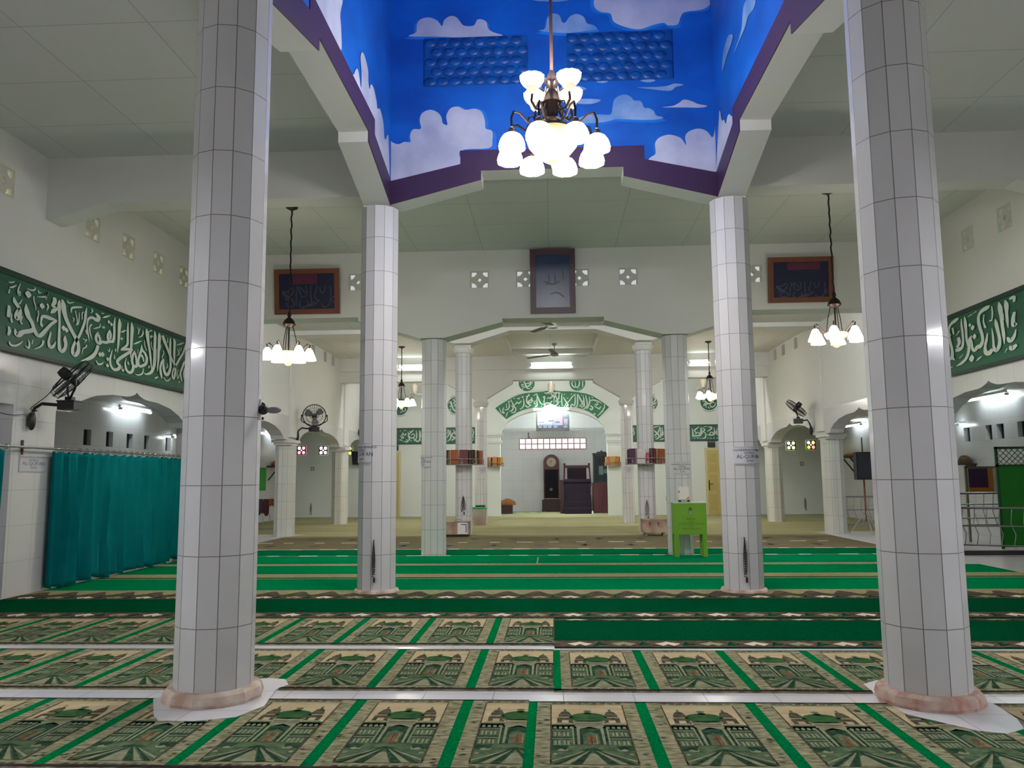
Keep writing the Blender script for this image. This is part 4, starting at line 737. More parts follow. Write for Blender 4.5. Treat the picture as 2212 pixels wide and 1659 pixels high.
# ------------------------------------------------------------------ inscriptions
greenb = mat('banner_green', (18,96,66), .5, noise=.22, nscale=3, nrgb=(24,84,62))
greend = mat('banner_dark_edge', (14,52,42), .5)
letter = mat('letter_white', (206,216,206), .6)
letter2 = mat('letter_pale', (196,206,196), .6)
def strokes(data):
    return [[tuple(v) for v in zip(*[iter([int(x)/1000 for x in s.split()])]*3)] for s in data.split(';')]
def lettering(name, data, parent, plane, pos, d, q, m, org, fat=1.0):
    """brush strokes with changing width; q squeezes the along axis while the width is laid off"""
    mb = MB(); ox, oy, oz = org
    for si, st in enumerate(strokes(data)):
        P = [(a*q, z, w) for a, z, w in st]
        C_ = catmull(P, 4) if len(P) > 2 else P
        Lf, Rt = [], []
        for i, p in enumerate(C_):
            a = C_[max(0, i-1)]; b = C_[min(len(C_)-1, i+1)]
            tx, tz = b[0]-a[0], b[1]-a[1]; l = math.hypot(tx, tz) or 1
            nx, nz = -tz/l, tx/l; hw = max(.0008, p[2]/2*fat)
            Lf.append(((p[0]+nx*hw)/q, p[1]+nz*hw)); Rt.append(((p[0]-nx*hw)/q, p[1]-nz*hw))
        dd = d*(1+.004*(si % 60))
        def W(p): return (pos+dd-ox, p[0]-oy, p[1]-oz) if plane == 'x' else (p[0]-ox, pos+dd-oy, p[1]-oz)
        v = [W(p) for p in Lf]+[W(p) for p in Rt]; n = len(Lf)
        flip = (plane == 'x') == (d > 0)
        fs = [[i, n+i, n+i+1, i+1] if flip else [i, i+1, n+i+1, n+i] for i in range(n-1)]
        mb.add(v, fs)
    return mb.build(name, m, parent)
def banner_side(label, x, s, y0, y1, z0, z1, data, q):
    t = thing('calligraphy_banner', label, 'banner', (x, (y0+y1)/2, z0))
    yc = (y0+y1)/2; w = s*.03
    mb = MB(); a, b = sorted((0, w)); mb.box(a, b, y0-yc, y1-yc, 0, z1-z0); mb.build('board', greenb, t)
    mb = MB(); a, b = sorted((0, w*1.5))
    mb.box(a, b, y0-yc, y1-yc, z1-z0-.055, z1-z0+.01); mb.box(a, b, y0-yc, y1-yc, -.01, .025); mb.build('edging', greend, t)
    lettering('lettering', data, t, 'x', x, w*1.35, q, letter, (x, yc, z0))
banner_side('long green banner with large white Arabic script on the left wall above the curtain arch', XL+.052, 1, 7.0, 13.35, 2.77, 3.67, INS_LEFT, .5)
banner_side('green banner with white Arabic script high on the right wall above the arch', XR-.052, -1, 8.2, 12.62, 2.8, 3.7, INS_RIGHT, .5)
def far_strip(label, x0, x1, data):
    t = thing('calligraphy_strip', label, 'banner', ((x0+x1)/2, YF-.003, 2.52)); xc = (x0+x1)/2
    mb = MB(); mb.box(x0-xc, x1-xc, -.03, 0, 0, .56); mb.build('board', greenb, t)
    mb = MB(); mb.box(x0-xc, x1-xc, -.036, 0, .52, .565); mb.box(x0-xc, x1-xc, -.036, 0, -.005, .03); mb.build('edging', greend, t)
    lettering('lettering', data, t, 'y', YF, -.036, 1, letter2, (xc, YF, 2.52), 1.15)
far_strip('green strip of white Arabic script on the far wall, left of the niche', -6.0, -2.42, INS_FL)
far_strip('green strip of white Arabic script on the far wall, right of the niche', 2.42, 6.0, INS_FR)
t = thing('niche_arch_banner', 'curved green band of white Arabic script over the prayer niche arch', 'banner', (0,YF-.003,2.9))
P = [(a, z-2.9) for a, z in ARCH_BAND]; mb = MB(); mb.prism(P, 'y', -.02, 0); mb.build('board', mat('arch_green', (22,112,70), .5, noise=.2, nscale=3), t)
lettering('lettering', INS_ARCH, t, 'y', YF, -.026, 1, letter, (0,YF,2.9), 1.3)
def medallion(label, c, data, spikes):
    t = thing('roundel', label, 'roundel', (c[0], YF-.003, c[1]), 0, 'green calligraphy roundels')
    mb = MB(); mb.prism(el(0,0,c[2],c[2],40), 'y', -.02, 0)
    if spikes:
        for k in range(9):
            for s in (1,-1):
                a = math.radians(s*90+(k-4)*8); r = c[2]*(1.13 if k % 2 else 1.2)
                mb.prism(el(r*math.cos(a), r*math.sin(a), .012+.008*(k % 2), .014, 8), 'y', -.012, 0)
    mb.build('disc', greenb if spikes else MATS['arch_green'], t)
    lettering('lettering', data, t, 'y', YF, -.026, 1, letter, (c[0], YF, c[1]), 1.2)
medallion('green roundel with white script above the niche arch, the left one', MED_ML, INS_ML, False)
medallion('green roundel with white script above the niche arch, the right one', MED_MR, INS_MR, False)
medallion('green roundel with leafy tips left of the niche, half behind the book rack column', MED_E1, INS_E1, True)
medallion('green roundel with leafy tips at far left, mostly behind a small chandelier', MED_E2, INS_E2, True)
medallion('green roundel with leafy tips right of the niche, mostly hidden by a slim column', MED_F1, INS_F1, True)
medallion('green roundel with leafy tips at far right, under a small chandelier', MED_F2, INS_F2, True)
# framed pictures on the middle wall
woodf = mat('orange_wood_frame', (124,70,44), .45, noise=.25, nscale=5, stretch=(6,6,1))
plumf = mat('plum_wood_frame', (78,52,62), .4, noise=.2, nscale=5)
navy = mat('navy_panel', (24,30,66), .25, noise=.2, nscale=2)
navy2 = mat('slate_blue_panel', (34,58,104), .25, noise=.3, nscale=2.5)
maroon = mat('maroon_patch', (88,26,58), .4)
faint = mat('faint_lettering', (66,66,92), .5)
def picture(label, x0, x1, z0, z1, tilt, fm, pm, fw, txt, patch_=None):
    t = thing('framed_picture', label, 'picture', ((x0+x1)/2, 13.645, z0)); w = x1-x0; h = z1-z0
    M = Matrix.Rotation(tilt, 4, 'X')
    mb = MB()
    for a, b, c, d in ((-w/2,w/2,h-fw,h),(-w/2,w/2,0,fw),(-w/2,-w/2+fw,fw,h-fw),(w/2-fw,w/2,fw,h-fw)):
        mb.box(a, b, -.05, -.005, c, d, 0, M)
    mb.build('frame', fm, t)
    mb = MB(); mb.box(-w/2+fw, w/2-fw, -.03, -.006, fw, h-fw, 0, M); mb.build('panel', pm, t)
    if patch_:
        mb = MB(); a, b, c, d = patch_; mb.box(-w/2+a*w, -w/2+b*w, -.032, -.03, c*h, d*h, 0, M); mb.build('patch', maroon, t)
    mb = MB()
    for S in txt:
        C_ = catmull(S, 4)
        for i in range(len(C_)-1):
            a, b = C_[i], C_[i+1]; tx, tz = b[0]-a[0], b[1]-a[1]; l = math.hypot(tx*w, tz*h) or 1; nx, nz = -tz*h/l*.008, tx*w/l*.008
            mb.face([((u-.5)*w+e*nx, -.0335, v*h+e*nz) for u, v, e in ((a[0],a[1],1),(a[0],a[1],-1),(b[0],b[1],-1),(b[0],b[1],1))], 0, M)
    mb.build('lettering', faint, t)
TXT = [[(.86,.62),(.87,.4),(.84,.2),(.76,.15),(.72,.24)],[(.92,.5),(.95,.42),(.9,.36),(.87,.3),(.92,.26)],[(.78,.62),(.77,.5),(.72,.46),(.7,.6)],[(.66,.63),(.64,.5),(.62,.4),(.66,.3)],[(.7,.32),(.6,.2),(.5,.18),(.62,.26)],
 [(.56,.63),(.57,.2)],[(.49,.63),(.5,.44),(.42,.38),(.38,.6)],[(.4,.6),(.48,.46)],[(.5,.3),(.52,.22),(.44,.14),(.38,.2),(.4,.3)],[(.34,.5),(.33,.2)],[(.28,.6),(.2,.5),(.12,.5),(.2,.36),(.26,.42),(.3,.55)],[(.12,.5),(.22,.38),(.3,.26),(.28,.18),(.2,.18),(.18,.26)],[(.35,.62),(.36,.5)],[(.16,.34),(.24,.3)]]
picture('blue picture with a maroon patch in an orange wood frame, at left', -4.87, -3.72, 4.19, 4.98, math.radians(7), woodf, navy, .085, TXT, (.28,.66,.66,.89))
picture('dark blue picture in an orange wood frame on the middle wall at right', 3.67, 4.76, 4.23, 5.0, math.radians(7), woodf, navy, .085, [[(u, v*.72) for u, v in S] for S in TXT], (.3,.8,.72,.88))
picture('tall blue picture in a plum frame high on the middle wall at the centre', -.385, .395, 4.12, 5.24, math.radians(3), plumf, navy2, .1, [[(.4,.62),(.42,.5),(.35,.44)],[(.72,.78),(.73,.52)],[(.55,.6),(.56,.48)],[(.3,.5),(.5,.45),(.65,.5)],[(.45,.3),(.6,.32),(.75,.25)]])
# ------------------------------------------------------------------ flower vent blocks
def petals(u, v):
    """True where the block is solid; u, v in -1..1"""
    a, b = abs(u), abs(v)
    if max(a, b) > .86: return True
    if a+b < .26: return False                                  # centre lozenge
    for cx, cy in ((.86,.86),):
        d = math.hypot(a-cx, b-cy)
        if d < .60 and min(a, b) > .12 and not (a < .2 or b < .2): return False
    return True
def flower(u, v):
    a, b = abs(u), abs(v)
    if max(a, b) > .93: return True
    if math.hypot(u, v) < .2: return False
    x, y = (a+b)/1.414, (a-b)/1.414
    if .30 < x < 1.16 and abs(y) < .40*math.sin(math.pi*min(1, max(0, (x-.30)/.86))**.8)+.0: return False
    return True
def raster(mb, fn, sz, dep, n=26, mi=0):
    h = sz/n
    for j in range(n):
        run = None
        for i in range(n+1):
            s = i < n and fn((i+.5)/n*2-1, (j+.5)/n*2-1)
            if s and run is None: run = i
            if not s and run is not None:
                mb.box(-sz/2+run*h, -sz/2+i*h, -dep, 0, -sz/2+j*h, -sz/2+(j+1)*h, mi); run = None
ventm = mat('vent_block_grey', (196,196,188), .7)
VENTS = []
def vent(loc, rz, label, group, glow, mesh={}):
    t = thing('vent_block', label, 'vent', loc, rz, group)
    def inst(key, name, mk):
        if key not in mesh: o = mk(); mesh[key] = o.data; o.parent = t
        else:
            o = bpy.data.objects.new(name, mesh[key]); C.objects.link(o); o.parent = t
    def mk1(): mb = MB(); raster(mb, petals, .338, .07); return mb.build('grille', ventm)
    def mk2(): mb = MB(); mb.box(-.168,.168,.002,.012,-.168,.168); return mb.build('pane', glow)  # glowing pane added behind the open block to stand for sky light
    inst('g', 'grille', mk1); inst(glow.name, 'pane', mk2)
    return t
glow_l = mat('added_glow_cream', (236,226,196), .5, emit=.5, ecol=(250,240,206)); glow_r = mat('added_glow_green', (220,236,228), .5, emit=.27, ecol=(226,250,240)); glow_c = mat('added_glow_grey', (220,224,224), .5, emit=.2, ecol=(236,242,244))
ordn = ['nearest','second nearest','third nearest','fourth nearest','fifth nearest','sixth nearest']
for i, y in enumerate((8.46,10.22,11.15,12.05,12.93)):
    vent((XL-.075,y,4.71), math.pi/2, 'pierced vent block high on the left wall, %s to the camera' % ordn[i], 'vent blocks on the left wall', glow_l)
for i, y in enumerate((10.86,11.83)):
    vent((XR+.075,y,4.75), -math.pi/2, 'pierced vent block high on the right wall, %s to the camera' % ordn[i], 'vent blocks on the right wall', glow_r)
for x, lb in ((-1.27,'well left of the tall centre picture'),(-.47,'touching the left edge of the tall centre picture'),(.47,'touching the right edge of the tall centre picture'),(1.31,'well right of the tall centre picture'),(-3.42,'at the right edge of the left orange framed picture'),(3.43,'at the left edge of the right orange framed picture')):
    vent((x,13.735,4.75), 0, 'pierced vent block '+lb, 'vent blocks on the middle wall', glow_c)
vred = mat('vent_block_red', (112,52,58), .6); vol = mat('vent_block_olive', (70,64,34), .6)
def fvent(x, z, label, fm, cols):
    t = thing('flower_vent', label, 'vent', (x,YF-.052,z), 0, 'lit flower vents in the side galleries')
    mb = MB(); raster(mb, flower, .31, .035, 30); mb.build('grille', fm, t, loc=(0,.035,0))
    for k, c in enumerate(cols):
        mb = MB(); a = (k % 2)*.152-.152; b = (k//2)*.152-.152
        mb.box(a, a+.152, .038, .048, b, b+.152); mb.build('pane', mat('lit_pane_%d_%d_%d' % c, c, .4, emit=.75, ecol=c), t)
W_, P_, Y_, G_ = (255,250,250), (255,176,196), (244,240,150), (214,232,90)
fvent(-8.88, 2.34, 'red flower vent with pink glow in the left gallery, farthest left', vred, (P_,P_,W_,P_))
fvent(-8.1, 2.33, 'red flower vent with white glow in the left gallery, right of the pink one', vred, (W_,W_,W_,W_))
fvent(-7.22, 2.3, 'yellow green flower vent in the left gallery, half behind the small black speaker', vol, (Y_,G_,Y_,Y_))
fvent(8.12, 2.33, 'pale yellow flower vent in the right gallery, the left one', vol, ((250,248,190),(250,248,190),W_,(250,248,190)))
fvent(8.79, 2.34, 'many coloured flower vent in the right gallery, pink yellow and white', vol, (G_,(255,150,170),W_,Y_))
# dark panels behind the rear slots, standing for the shade in them
for i, y in enumerate((20.3,21.4,22.2,24.0,25.2,26.4)):
    for s in (-1, 1):
        x = XL-.15 if s < 0 else XR+.15
        mb = MB(); mb.box(x-.01, x+.01, y-.15, y+.15, 4.47, 4.79); mb.box(x-.014, x+.014, y-.012, y+.012, 4.47, 4.79)
        struct(mb.build('window_%d' % (50+2*i+(s > 0)), MATS['opening_dark']))
# ------------------------------------------------------------------ curtain
teal = mat('teal_cloth', (0,120,124), .85, noise=.12, nscale=6, spec=.1)
def curtain(label, y0, y1, zt, seed, n=150):
    rg = random.Random(seed); t = thing('curtain', label, 'curtain', (XL+.1,(y0+y1)/2,0))
    yc = (y0+y1)/2; L = y1-y0; mb = MB(); rows = 26
    ph = [rg.uniform(0, 6.28) for _ in range(6)]
    def off(u, v):   # v 0 top .. 1 bottom
        y = u*L
        a = math.sin(y*2*math.pi/.105+ph[0])*.014*(1-v)**1.5
        q = math.sin(y*2*math.pi/.36+ph[1]+1.3*math.sin(y*2.1)+.5*v*math.sin(y*3.7)); b = (1-2*abs(q)**.6)*(.045+.035*v)
        c_ = math.sin(y*2*math.pi/.47+ph[2])*(.045*v)
        return a+b+c_
    vs = []
    for j in range(rows+1):
        v = j/rows
        for i in range(n+1):
            u = i/n; hem = .035+.05*(.5+.5*math.sin(u*L*5.2+ph[3]))*(.4+.6*u)+.02*math.sin(u*L*14)
            z = zt-(zt-hem)*v
            if j == 0: z += .012*math.sin(u*L*2*math.pi/.105)
            vs.append((off(u, v)+.02*v, u*L-L/2+.012*v*math.sin(u*L*9+ph[4]), z))
    fs = [[j*(n+1)+i, j*(n+1)+i+1, (j+1)*(n+1)+i+1, (j+1)*(n+1)+i] for j in range(rows) for i in range(n)]
    mb.add(vs, fs); o = mb.build('cloth', teal, t, True)
    sm = o.modifiers.new('thickness', 'SOLIDIFY'); sm.thickness = .004
    k = max(2, int(L/.155))
    for i in range(k):
        mb = MB(); y = -L/2+.05+(L-.1)*i/(k-1)
        mb.tube([(.026*math.cos(q), y, zt+.035+.026*math.sin(q)) for q in [2*math.pi*w_/10 for w_ in range(10)]], .0045, 5, closed=True)
        mb.build('ring', chrome, t, True)
curtain('long teal pleated curtain across the left arch beyond the pier', 9.5, 13.45, 1.665, 3)
curtain('teal curtain at the left picture edge, before the pier', 7.2, 8.68, 1.665, 5, 60)
t = thing('curtain_rod', 'steel curtain rod running along the left arcade with a bracket on the pier', 'curtain rod', (XL+.1,9.0,1.705))
mb = MB(); mb.tube([(0,-2.2,0),(0,4.5,0)], .014, 8); mb.build('rod', steel, t, True)
mb = MB(); mb.box(-.1,.0,.02,.06,-.015,.015); mb.cbox((-.09,.04,0),(.015,.03,.17)); mb.build('bracket', bronze2, t)
# ------------------------------------------------------------------ wall fans
greyb = mat('fan_blade_grey', (120,122,124), .35)
def wall_fan(label, mount, box, centre, n, R=.25, cable=False, sideyoke=None):
    """mount on the wall, box on the arm, head centred at centre and facing n (all in hall coordinates)"""
    t = thing('wall_fan', label, 'fan', mount); o = Vector(mount)
    m = Vector((0,0,0)); b = Vector(box)-o; c = Vector(centre)-o; n = Vector(n).normalized()
    mb = MB(); mb.sphere((0,0,-.02), .1, 14, sc=(.42,.55,1.15)); mb.build('wall_mount', blackp, t, True)
    mb = MB(); mb.tube([(0,0,.05),m+Vector((0,0,.12))*1+(b-m)*.06, m+(b-m)*.25+Vector((0,0,b.z*.75+.03)), b], .02, 8); mb.build('arm', blackp, t, True)
    mb = MB(); q = Matrix.Translation(b) @ Matrix.Rotation(math.atan2((b-m).y, (b-m).x), 4, 'Z')
    mb.cbox((0,0,0), (.2,.17,.1), 0, q); mb.cbox((0,0,.052), (.22,.19,.015), 0, q); mb.cbox((0,0,.08), (.08,.08,.05), 0, q); mb.build('gear_box', blackp, t)
    # head frame
    side_ = n.cross(Vector((0,0,1))); side_.normalize(); up = side_.cross(n)
    T_ = Matrix((( side_.x,up.x,n.x,c.x),(side_.y,up.y,n.y,c.y),(side_.z,up.z,n.z,c.z),(0,0,0,1)))
    foot = b+Vector((0,0,.08))
    mb = MB()
    for s in (-1,1):
        e = c+side_*s*(R+.02); k = [foot, foot+side_*s*R*.55+Vector((0,0,.05)), e-Vector((0,0,R*.45)), e]
        mb.tube(catmull([tuple(x) for x in k], 5), .013, 7)
        mb.sphere(tuple(e), .025, 8)
    mb.build('yoke', blackp, t, True)
    mb = MB()
    for rr, zz, w_ in ((R,.0,.009),(R*.97,.055,.005),(R*.97,-.055,.005),(R*.7,.08,.003),(R*.4,.09,.003),(R*.7,-.08,.003)):
        mb.tube([(rr*math.cos(2*math.pi*i/32), rr*math.sin(2*math.pi*i/32), zz) for i in range(32)], w_, 5, 0, T_, True)
    for i in range(28):
        a = 2*math.pi*i/28; ca, sa = math.cos(a), math.sin(a)
        mb.tube([(r_*ca, r_*sa, z_) for r_, z_ in ((.04,.092),(R*.7,.08),(R*.97,.05),(R,0),(R*.97,-.05),(R*.7,-.08),(.05,-.09))], .0022, 4, 0, T_)
    mb.build('cage', blackp, t)
    mb = MB(); mb.lathe([(.0,-.17),(.05,-.165),(.062,-.12),(.062,-.04),(.03,-.02)], 14, (0,0,0), 0, T_); mb.build('motor', blackp, t, True)
    mb = MB(); mb.lathe([(.0,.1),(.03,.098),(.04,.06),(.04,0)], 12, (0,0,0), 0, T_); mb.build('hub', blackp, t, True)
    for k in range(3):
        a0 = k*2*math.pi/3+.4; mb = MB(); vs = []
        for i in range(6):
            r_ = .04+(R*.88-.04)*i/5; w_ = .25+.28*math.sin(math.pi*(.2+.75*i/5))
            for s in (-1,1): vs.append((r_*math.cos(a0+s*w_), r_*math.sin(a0+s*w_), s*.028))
        mb.add(vs, [[2*i,2*i+1,2*i+3,2*i+2] for i in range(5)], 0, T_); mb.build('blade', greyb, t, True)
    if cable:
        mb = MB(); mb.tube(catmull([tuple(c-n*.1), tuple(c-n*.1+Vector((-.1,-.12,-.25))), (.02,-.06,.12), (.03,.05,.1), (.0,-.35,.02), (-.02,-.9,.08)], 6), .005, 5); mb.build('cable', blackp, t)
    return t
wall_fan('black wall fan tilted edge-on below the left banner, on the curtain pier', (XL+.05,9.12,2.04), (XL+.5,9.12,2.19), (XL+.52,9.1,2.5), (.55,.45,-.62), .27, True)
wall_fan('round black wall fan facing the camera on the left arcade, far side', (XL+.05,19.0,2.36), (XL+.36,19.3,2.52), (XL+.36,19.3,2.86), (.25,-.95,.12), .28)
wall_fan('black wall fan tilted downward on the right arcade', (XR-.05,19.3,2.38), (XR-.32,19.35,2.58), (XR-.34,19.4,2.9), (-.62,.2,-.76), .27)
wall_fan('black wall fan on the left arcade, mostly hidden by the far left sky well column', (XL+.05,25.2,2.8), (XL+.33,25.2,2.96), (XL+.36,25.2,3.28), (.8,.3,-.5), .26)
# small camera on the near left column
t = thing('security_camera', 'small grey camera on a white plate, on the side of the near left column', 'camera', (-1.87,4.95,1.74))
mb = MB(); mb.cbox((-.0,0,0), (.012,.05,.13)); mb.build('back_plate', whitem, t)
mb = MB(); mb.sphere((.02,-.02,0), .032, 12); mb.tube([(.0,0,.045),(.02,-.01,.03)], .01, 6); mb.tube([(.0,0,-.05),(.015,0,-.055)], .009, 6); mb.build('ball_mount', blackp, t, True)
mb = MB(); mb.sphere((.085,-.02,-.004), .05, 14, sc=(1,.6,.42)); mb.build('housing', greyb, t, True)
# ------------------------------------------------------------------ ceiling fans
fangrey = mat('fan_grey', (150,152,148), .4, metal=.3); fand = mat('fan_blade_shaded', (86,74,68), .5)  # blades coloured dark all over, as their unlit undersides look
def ceiling_fan(label, x, y, zc, zh, R, rot, group='ceiling fans'):
    t = thing('ceiling_fan', label, 'ceiling fan', (x,y,zc), 0, group); h = zh-zc
    mb = MB(); mb.lathe([(.07,0),(.065,-.03),(.02,-.07)], 14, cap0=True); mb.build('canopy', fangrey, t, True)
    mb = MB(); mb.tube([(0,0,-.05),(0,0,h+.06)], .012, 8); mb.build('rod', fangrey, t, True)
    mb = MB(); mb.lathe([(.02,h+.1),(.05,h+.07),(.1,h+.04),(.115,h),(.1,h-.035),(.04,h-.05),(0,h-.05)], 20); mb.build('motor', fangrey, t, True)
    for k in range(3):
        a = rot+k*2*math.pi/3; M = Matrix.Rotation(a, 4, 'Z') @ Matrix.Rotation(math.radians(9), 4, 'X')
        mb = MB(); mb.prism([(.1,-.025),(.2,-.03),(.26,-.06),(R,-.055),(R+.03,0),(R,.055),(.26,.06),(.2,.03),(.1,.025)], 'z', h-.006, h+.002, 0, M); mb.build('blade', fand, t)
ceiling_fan('ceiling fan just behind the lower edge of the middle wall, under the tall picture', 0.0, 16.0, ZR, 4.34, .72, .0)
ceiling_fan('ceiling fan farther back, over the middle of the rear hall', .05, 21.6, ZR+.13, 4.62, .93, .35)
def orbit_fan(label, x, y, z):
    t = thing('orbit_fan', label, 'fan', (x,y,ZR), 0, 'small fans over the far wall'); h = z-ZR
    mb = MB(); mb.cbox((0,0,(h+.3)/2), (.05,.05,-(h+.3))); mb.build('stem', fangrey, t)
    mb = MB(); mb.lathe([(.11,h+.32),(.12,h+.24),(.1,h+.12),(.06,h+.06),(.03,h)], 16, cap0=True); mb.build('motor', mat('fan_beige', (178,170,152), .5), t, True)
    for k in range(3):
        M = Matrix.Translation((0,0,h+.03)) @ Matrix.Rotation(.25+k*2*math.pi/3, 4, 'Z') @ Matrix.Rotation(math.radians(16), 4, 'X')
        mb = MB(); mb.prism([(.02,-.02),(.1,-.06),(.27,-.075),(.31,0),(.27,.06),(.1,.04),(.02,.02)], 'z', -.005, .004, 0, M); mb.build('blade', whitem, t)
orbit_fan('small fan with white blades hanging over the niche arch between two roundels', -.05, 25.6, 3.98)
orbit_fan('small beige fan with white blades in the left rear aisle', -4.45, 25.6, 4.0)
orbit_fan('small beige fan in the right rear aisle over the yellow door', 4.78, 25.6, 4.06)
# ------------------------------------------------------------------ niche furniture
mahog = mat('mahogany', (48,20,25), .4, noise=.3, nscale=4, stretch=(3,3,.6))
mahog2 = mat('red_mahogany', (74,24,29), .42, noise=.25, nscale=4, stretch=(3,3,.6))
darkcl = mat('dark_violet_cloth', (30,15,32), .9, noise=.2, nscale=8)
dglass = mat('smoked_glass', (18,16,26), .12)
t = thing('television', 'flat television showing a bright pink and blue screen, hung in the niche arch', 'television', (-.015,28.98,2.98))
mb = MB(); mb.box(-.6,.6,-.02,.05,0,.73); mb.build('casing', blackp, t)
mb = MB(); mb.box(-.03,.03,.05,.09,.3,1.02); mb.box(-.12,.12,.05,.07,.25,.5); mb.build('mount_pole', steel, t)
def scr(c, e=1.0): return mat('screen_%d_%d_%d' % c, (14,14,18), .3, emit=e*.3, ecol=c)
mb = MB(); S = [scr((40,36,62),.6), scr((255,244,238),1.3), scr((196,206,246),1.1), scr((250,196,222),1.1), scr((40,66,130),.7), scr((70,190,214),1), scr((80,60,90),.6), scr((190,70,120),.9), scr((226,206,140),.9)]
def q_(x0,x1,z0,z1,m,l): mb.box(x0,x1,-.0215-.0008*l,-.0205-.0008*l,z0,z1,m)
q_(-.56,.56,.05,.69,0,0); q_(-.55,.0,.2,.62,1,1); q_(.01,.36,.2,.62,2,1); q_(.22,.36,.28,.5,3,2); q_(.38,.55,.1,.62,4,1); q_(.4,.54,.28,.44,2,2); q_(.39,.54,.5,.58,5,2); q_(.41,.47,.43,.52,7,3); q_(.4,.54,.22,.27,8,2)
for i, x in enumerate((-.46,-.28,-.11,.1,.46)): q_(x-.07,x+.07,.17,.205,5,2); q_(x-.06,x-.005,.125,.155,1,2); q_(x+.005,x+.06,.125,.155,1,2)
q_(.05,.55,.64,.68,7,1); q_(-.54,-.51,.635,.665,1,2); q_(-.15,.02,.34,.38,6,3); q_(.1,.26,.29,.34,6,3); q_(-.5,-.42,.3,.325,6,3); q_(-.4,-.31,.3,.325,6,3); q_(-.5,-.1,.5,.54,3,2); q_(-.5,0,.2,.26,2,2)
mb.build('screen', S, t)
t = thing('grandfather_clock', 'tall dark longcase clock with round dial against the niche wall', 'clock', (-.09,31.35,0))
mb = MB(); mb.box(-.37,.37,-.2,.2,0,.45); mb.box(-.39,.39,-.21,.21,.0,.06); mb.box(-.38,.38,-.21,.21,.42,.46); mb.build('base', mahog, t)
mb = MB(); P = [(-.3,.45)]+[(-.305*math.cos(math.pi*i/20), 1.9+.3*math.sin(math.pi*i/20)) for i in range(21)]+[(.3,.45)]; mb.prism(P, 'y', -.16, .2); mb.build('case', mahog2, t)
mb = MB(); mb.box(-.26,.26,-.17,-.158,.5,1.62); mb.build('door_glass', dglass, t)
mb = MB(); mb.prism(el(0,1.9,.178,.178,32), 'y', -.175, -.158); mb.build('dial', mat('dial_cream', (176,160,140), .5, noise=.25, nscale=14), t)
mb = MB(); mb.box(-.008,.008,-.18,-.175,1.9,2.02); mb.box(-.07,.01,-.18,-.175,1.9-.008,1.908); mb.build('hands', blackp, t)
mb = MB(); mb.prism(el(-.02,.86,.06,.06,16), 'y', -.18, -.17); mb.build('pendulum', mat('dull_brass', (96,92,96), .4, metal=.5), t)
mb = MB(); mb.box(-.28,.28,-.172,-.158,.5,.52); mb.build('sill_strip', steel, t)
t = thing('pulpit', 'dark stepped pulpit with a high slatted back beside the tall clock', 'pulpit', (.86,29.2,0))
mb = MB(); mb.box(-.5,.5,.1,1.2,0,.1)
for k, (y, z) in enumerate(((.0,.22),(.24,.45),(.48,.68))): mb.box(-.49,.49,y,y+.26,0,z)
mb.build('steps', darkcl, t)
mb = MB(); mb.box(-.49,.49,.74,1.3,0,1.2); mb.box(-.5,.5,.7,.78,1.14,1.25); mb.build('seat_block', darkcl, t)
mb = MB(); mb.box(-.64,-.51,.3,1.3,0,1.22); mb.build('side_panel', mahog, t)
for s in (-1,1):
    mb = MB(); mb.tube([(s*.49,.74,1.0),(s*.47,.95,1.5),(s*.46,1.15,1.78)], .03, 8); mb.sphere((s*.46,1.15,1.8), .045, 10); mb.build('post', mahog2, t, True)
mb = MB(); mb.box(-.46,.46,1.12,1.18,1.66,1.76); mb.build('top_rail', mahog, t)
mb = MB(); mb.box(-.36,.36,1.12,1.17,1.2,1.66); mb.build('back_panel', darkcl, t)
t = thing('glass_cabinet', 'dark glass display cabinet on the red cupboard beside the pulpit', 'cabinet', (1.76,29.92,1.1))
mb = MB()
for x0, x1, z0, z1 in ((-.31,-.26,0,1.05),(.26,.31,0,1.05),(-.31,.31,0,.05),(-.31,.31,1.0,1.06)): mb.box(x0,x1,-.2,.2,z0,z1)
mb.box(-.33,.33,-.22,.2,1.05,1.09); mb.prism([(-.2,1.09),(.2,1.09),(.14,1.15),(.06,1.14),(.0,1.2),(-.06,1.14),(-.14,1.15)], 'y', -.2, -.14); mb.build('frame', mat('black_lacquer', (28,32,38), .3), t)
mb = MB(); mb.box(-.26,.26,.15,.18,.05,1.0); mb.build('back', mat('slate_panel', (88,100,106), .4), t)
mb = MB(); mb.box(-.26,.26,-.195,-.19,.05,1.0); mb.build('door_glass', mat('clear_glass', (200,214,220), .05, trans=1.0), t)
mb = MB(); mb.box(-.1,.06,-.05,.0,.3,.62); mb.box(.08,.2,-.02,.03,.35,.5); mb.build('cards', whitem, t)
t = thing('cupboard', 'red brown low cupboard under the glass display cabinet', 'cupboard', (1.76,29.9,0))
mb = MB(); mb.box(-.34,.34,-.26,.26,0.01,1.06); mb.box(-.35,.35,-.27,.27,1.06,1.095); mb.build('body', mahog2, t)
mb = MB(); mb.box(-.33,-.005,-.275,-.26,.05,1.03); mb.build('door', mahog2, t); mb = MB(); mb.box(.005,.33,-.275,-.26,.05,1.03); mb.build('door', mahog2, t)
mb = MB(); mb.lathe([(.03,0),(.035,.08),(.02,.1),(.018,.12)], 12, cap0=True, cap1=True)
o = mb.build('white_bottle', whitem, smooth=True); o.location = (1.36,29.0,.009); tag(o, 'small white bottle on the carpet beside the pulpit foot', 'bottle')
t = thing('crate', 'dark brown crate in the niche corner left of the clock', 'crate', (-1.83,29.8,0.008))
mb = MB(); mb.box(-.34,.3,-.2,.2,0,.3); mb.build('body', mahog, t); mb = MB(); mb.box(-.35,.31,-.21,.21,.28,.32); mb.build('rim', mahog, t)
brcl = mat('orange_brown_cloth', (142,84,40), .9, noise=.35, nscale=9)
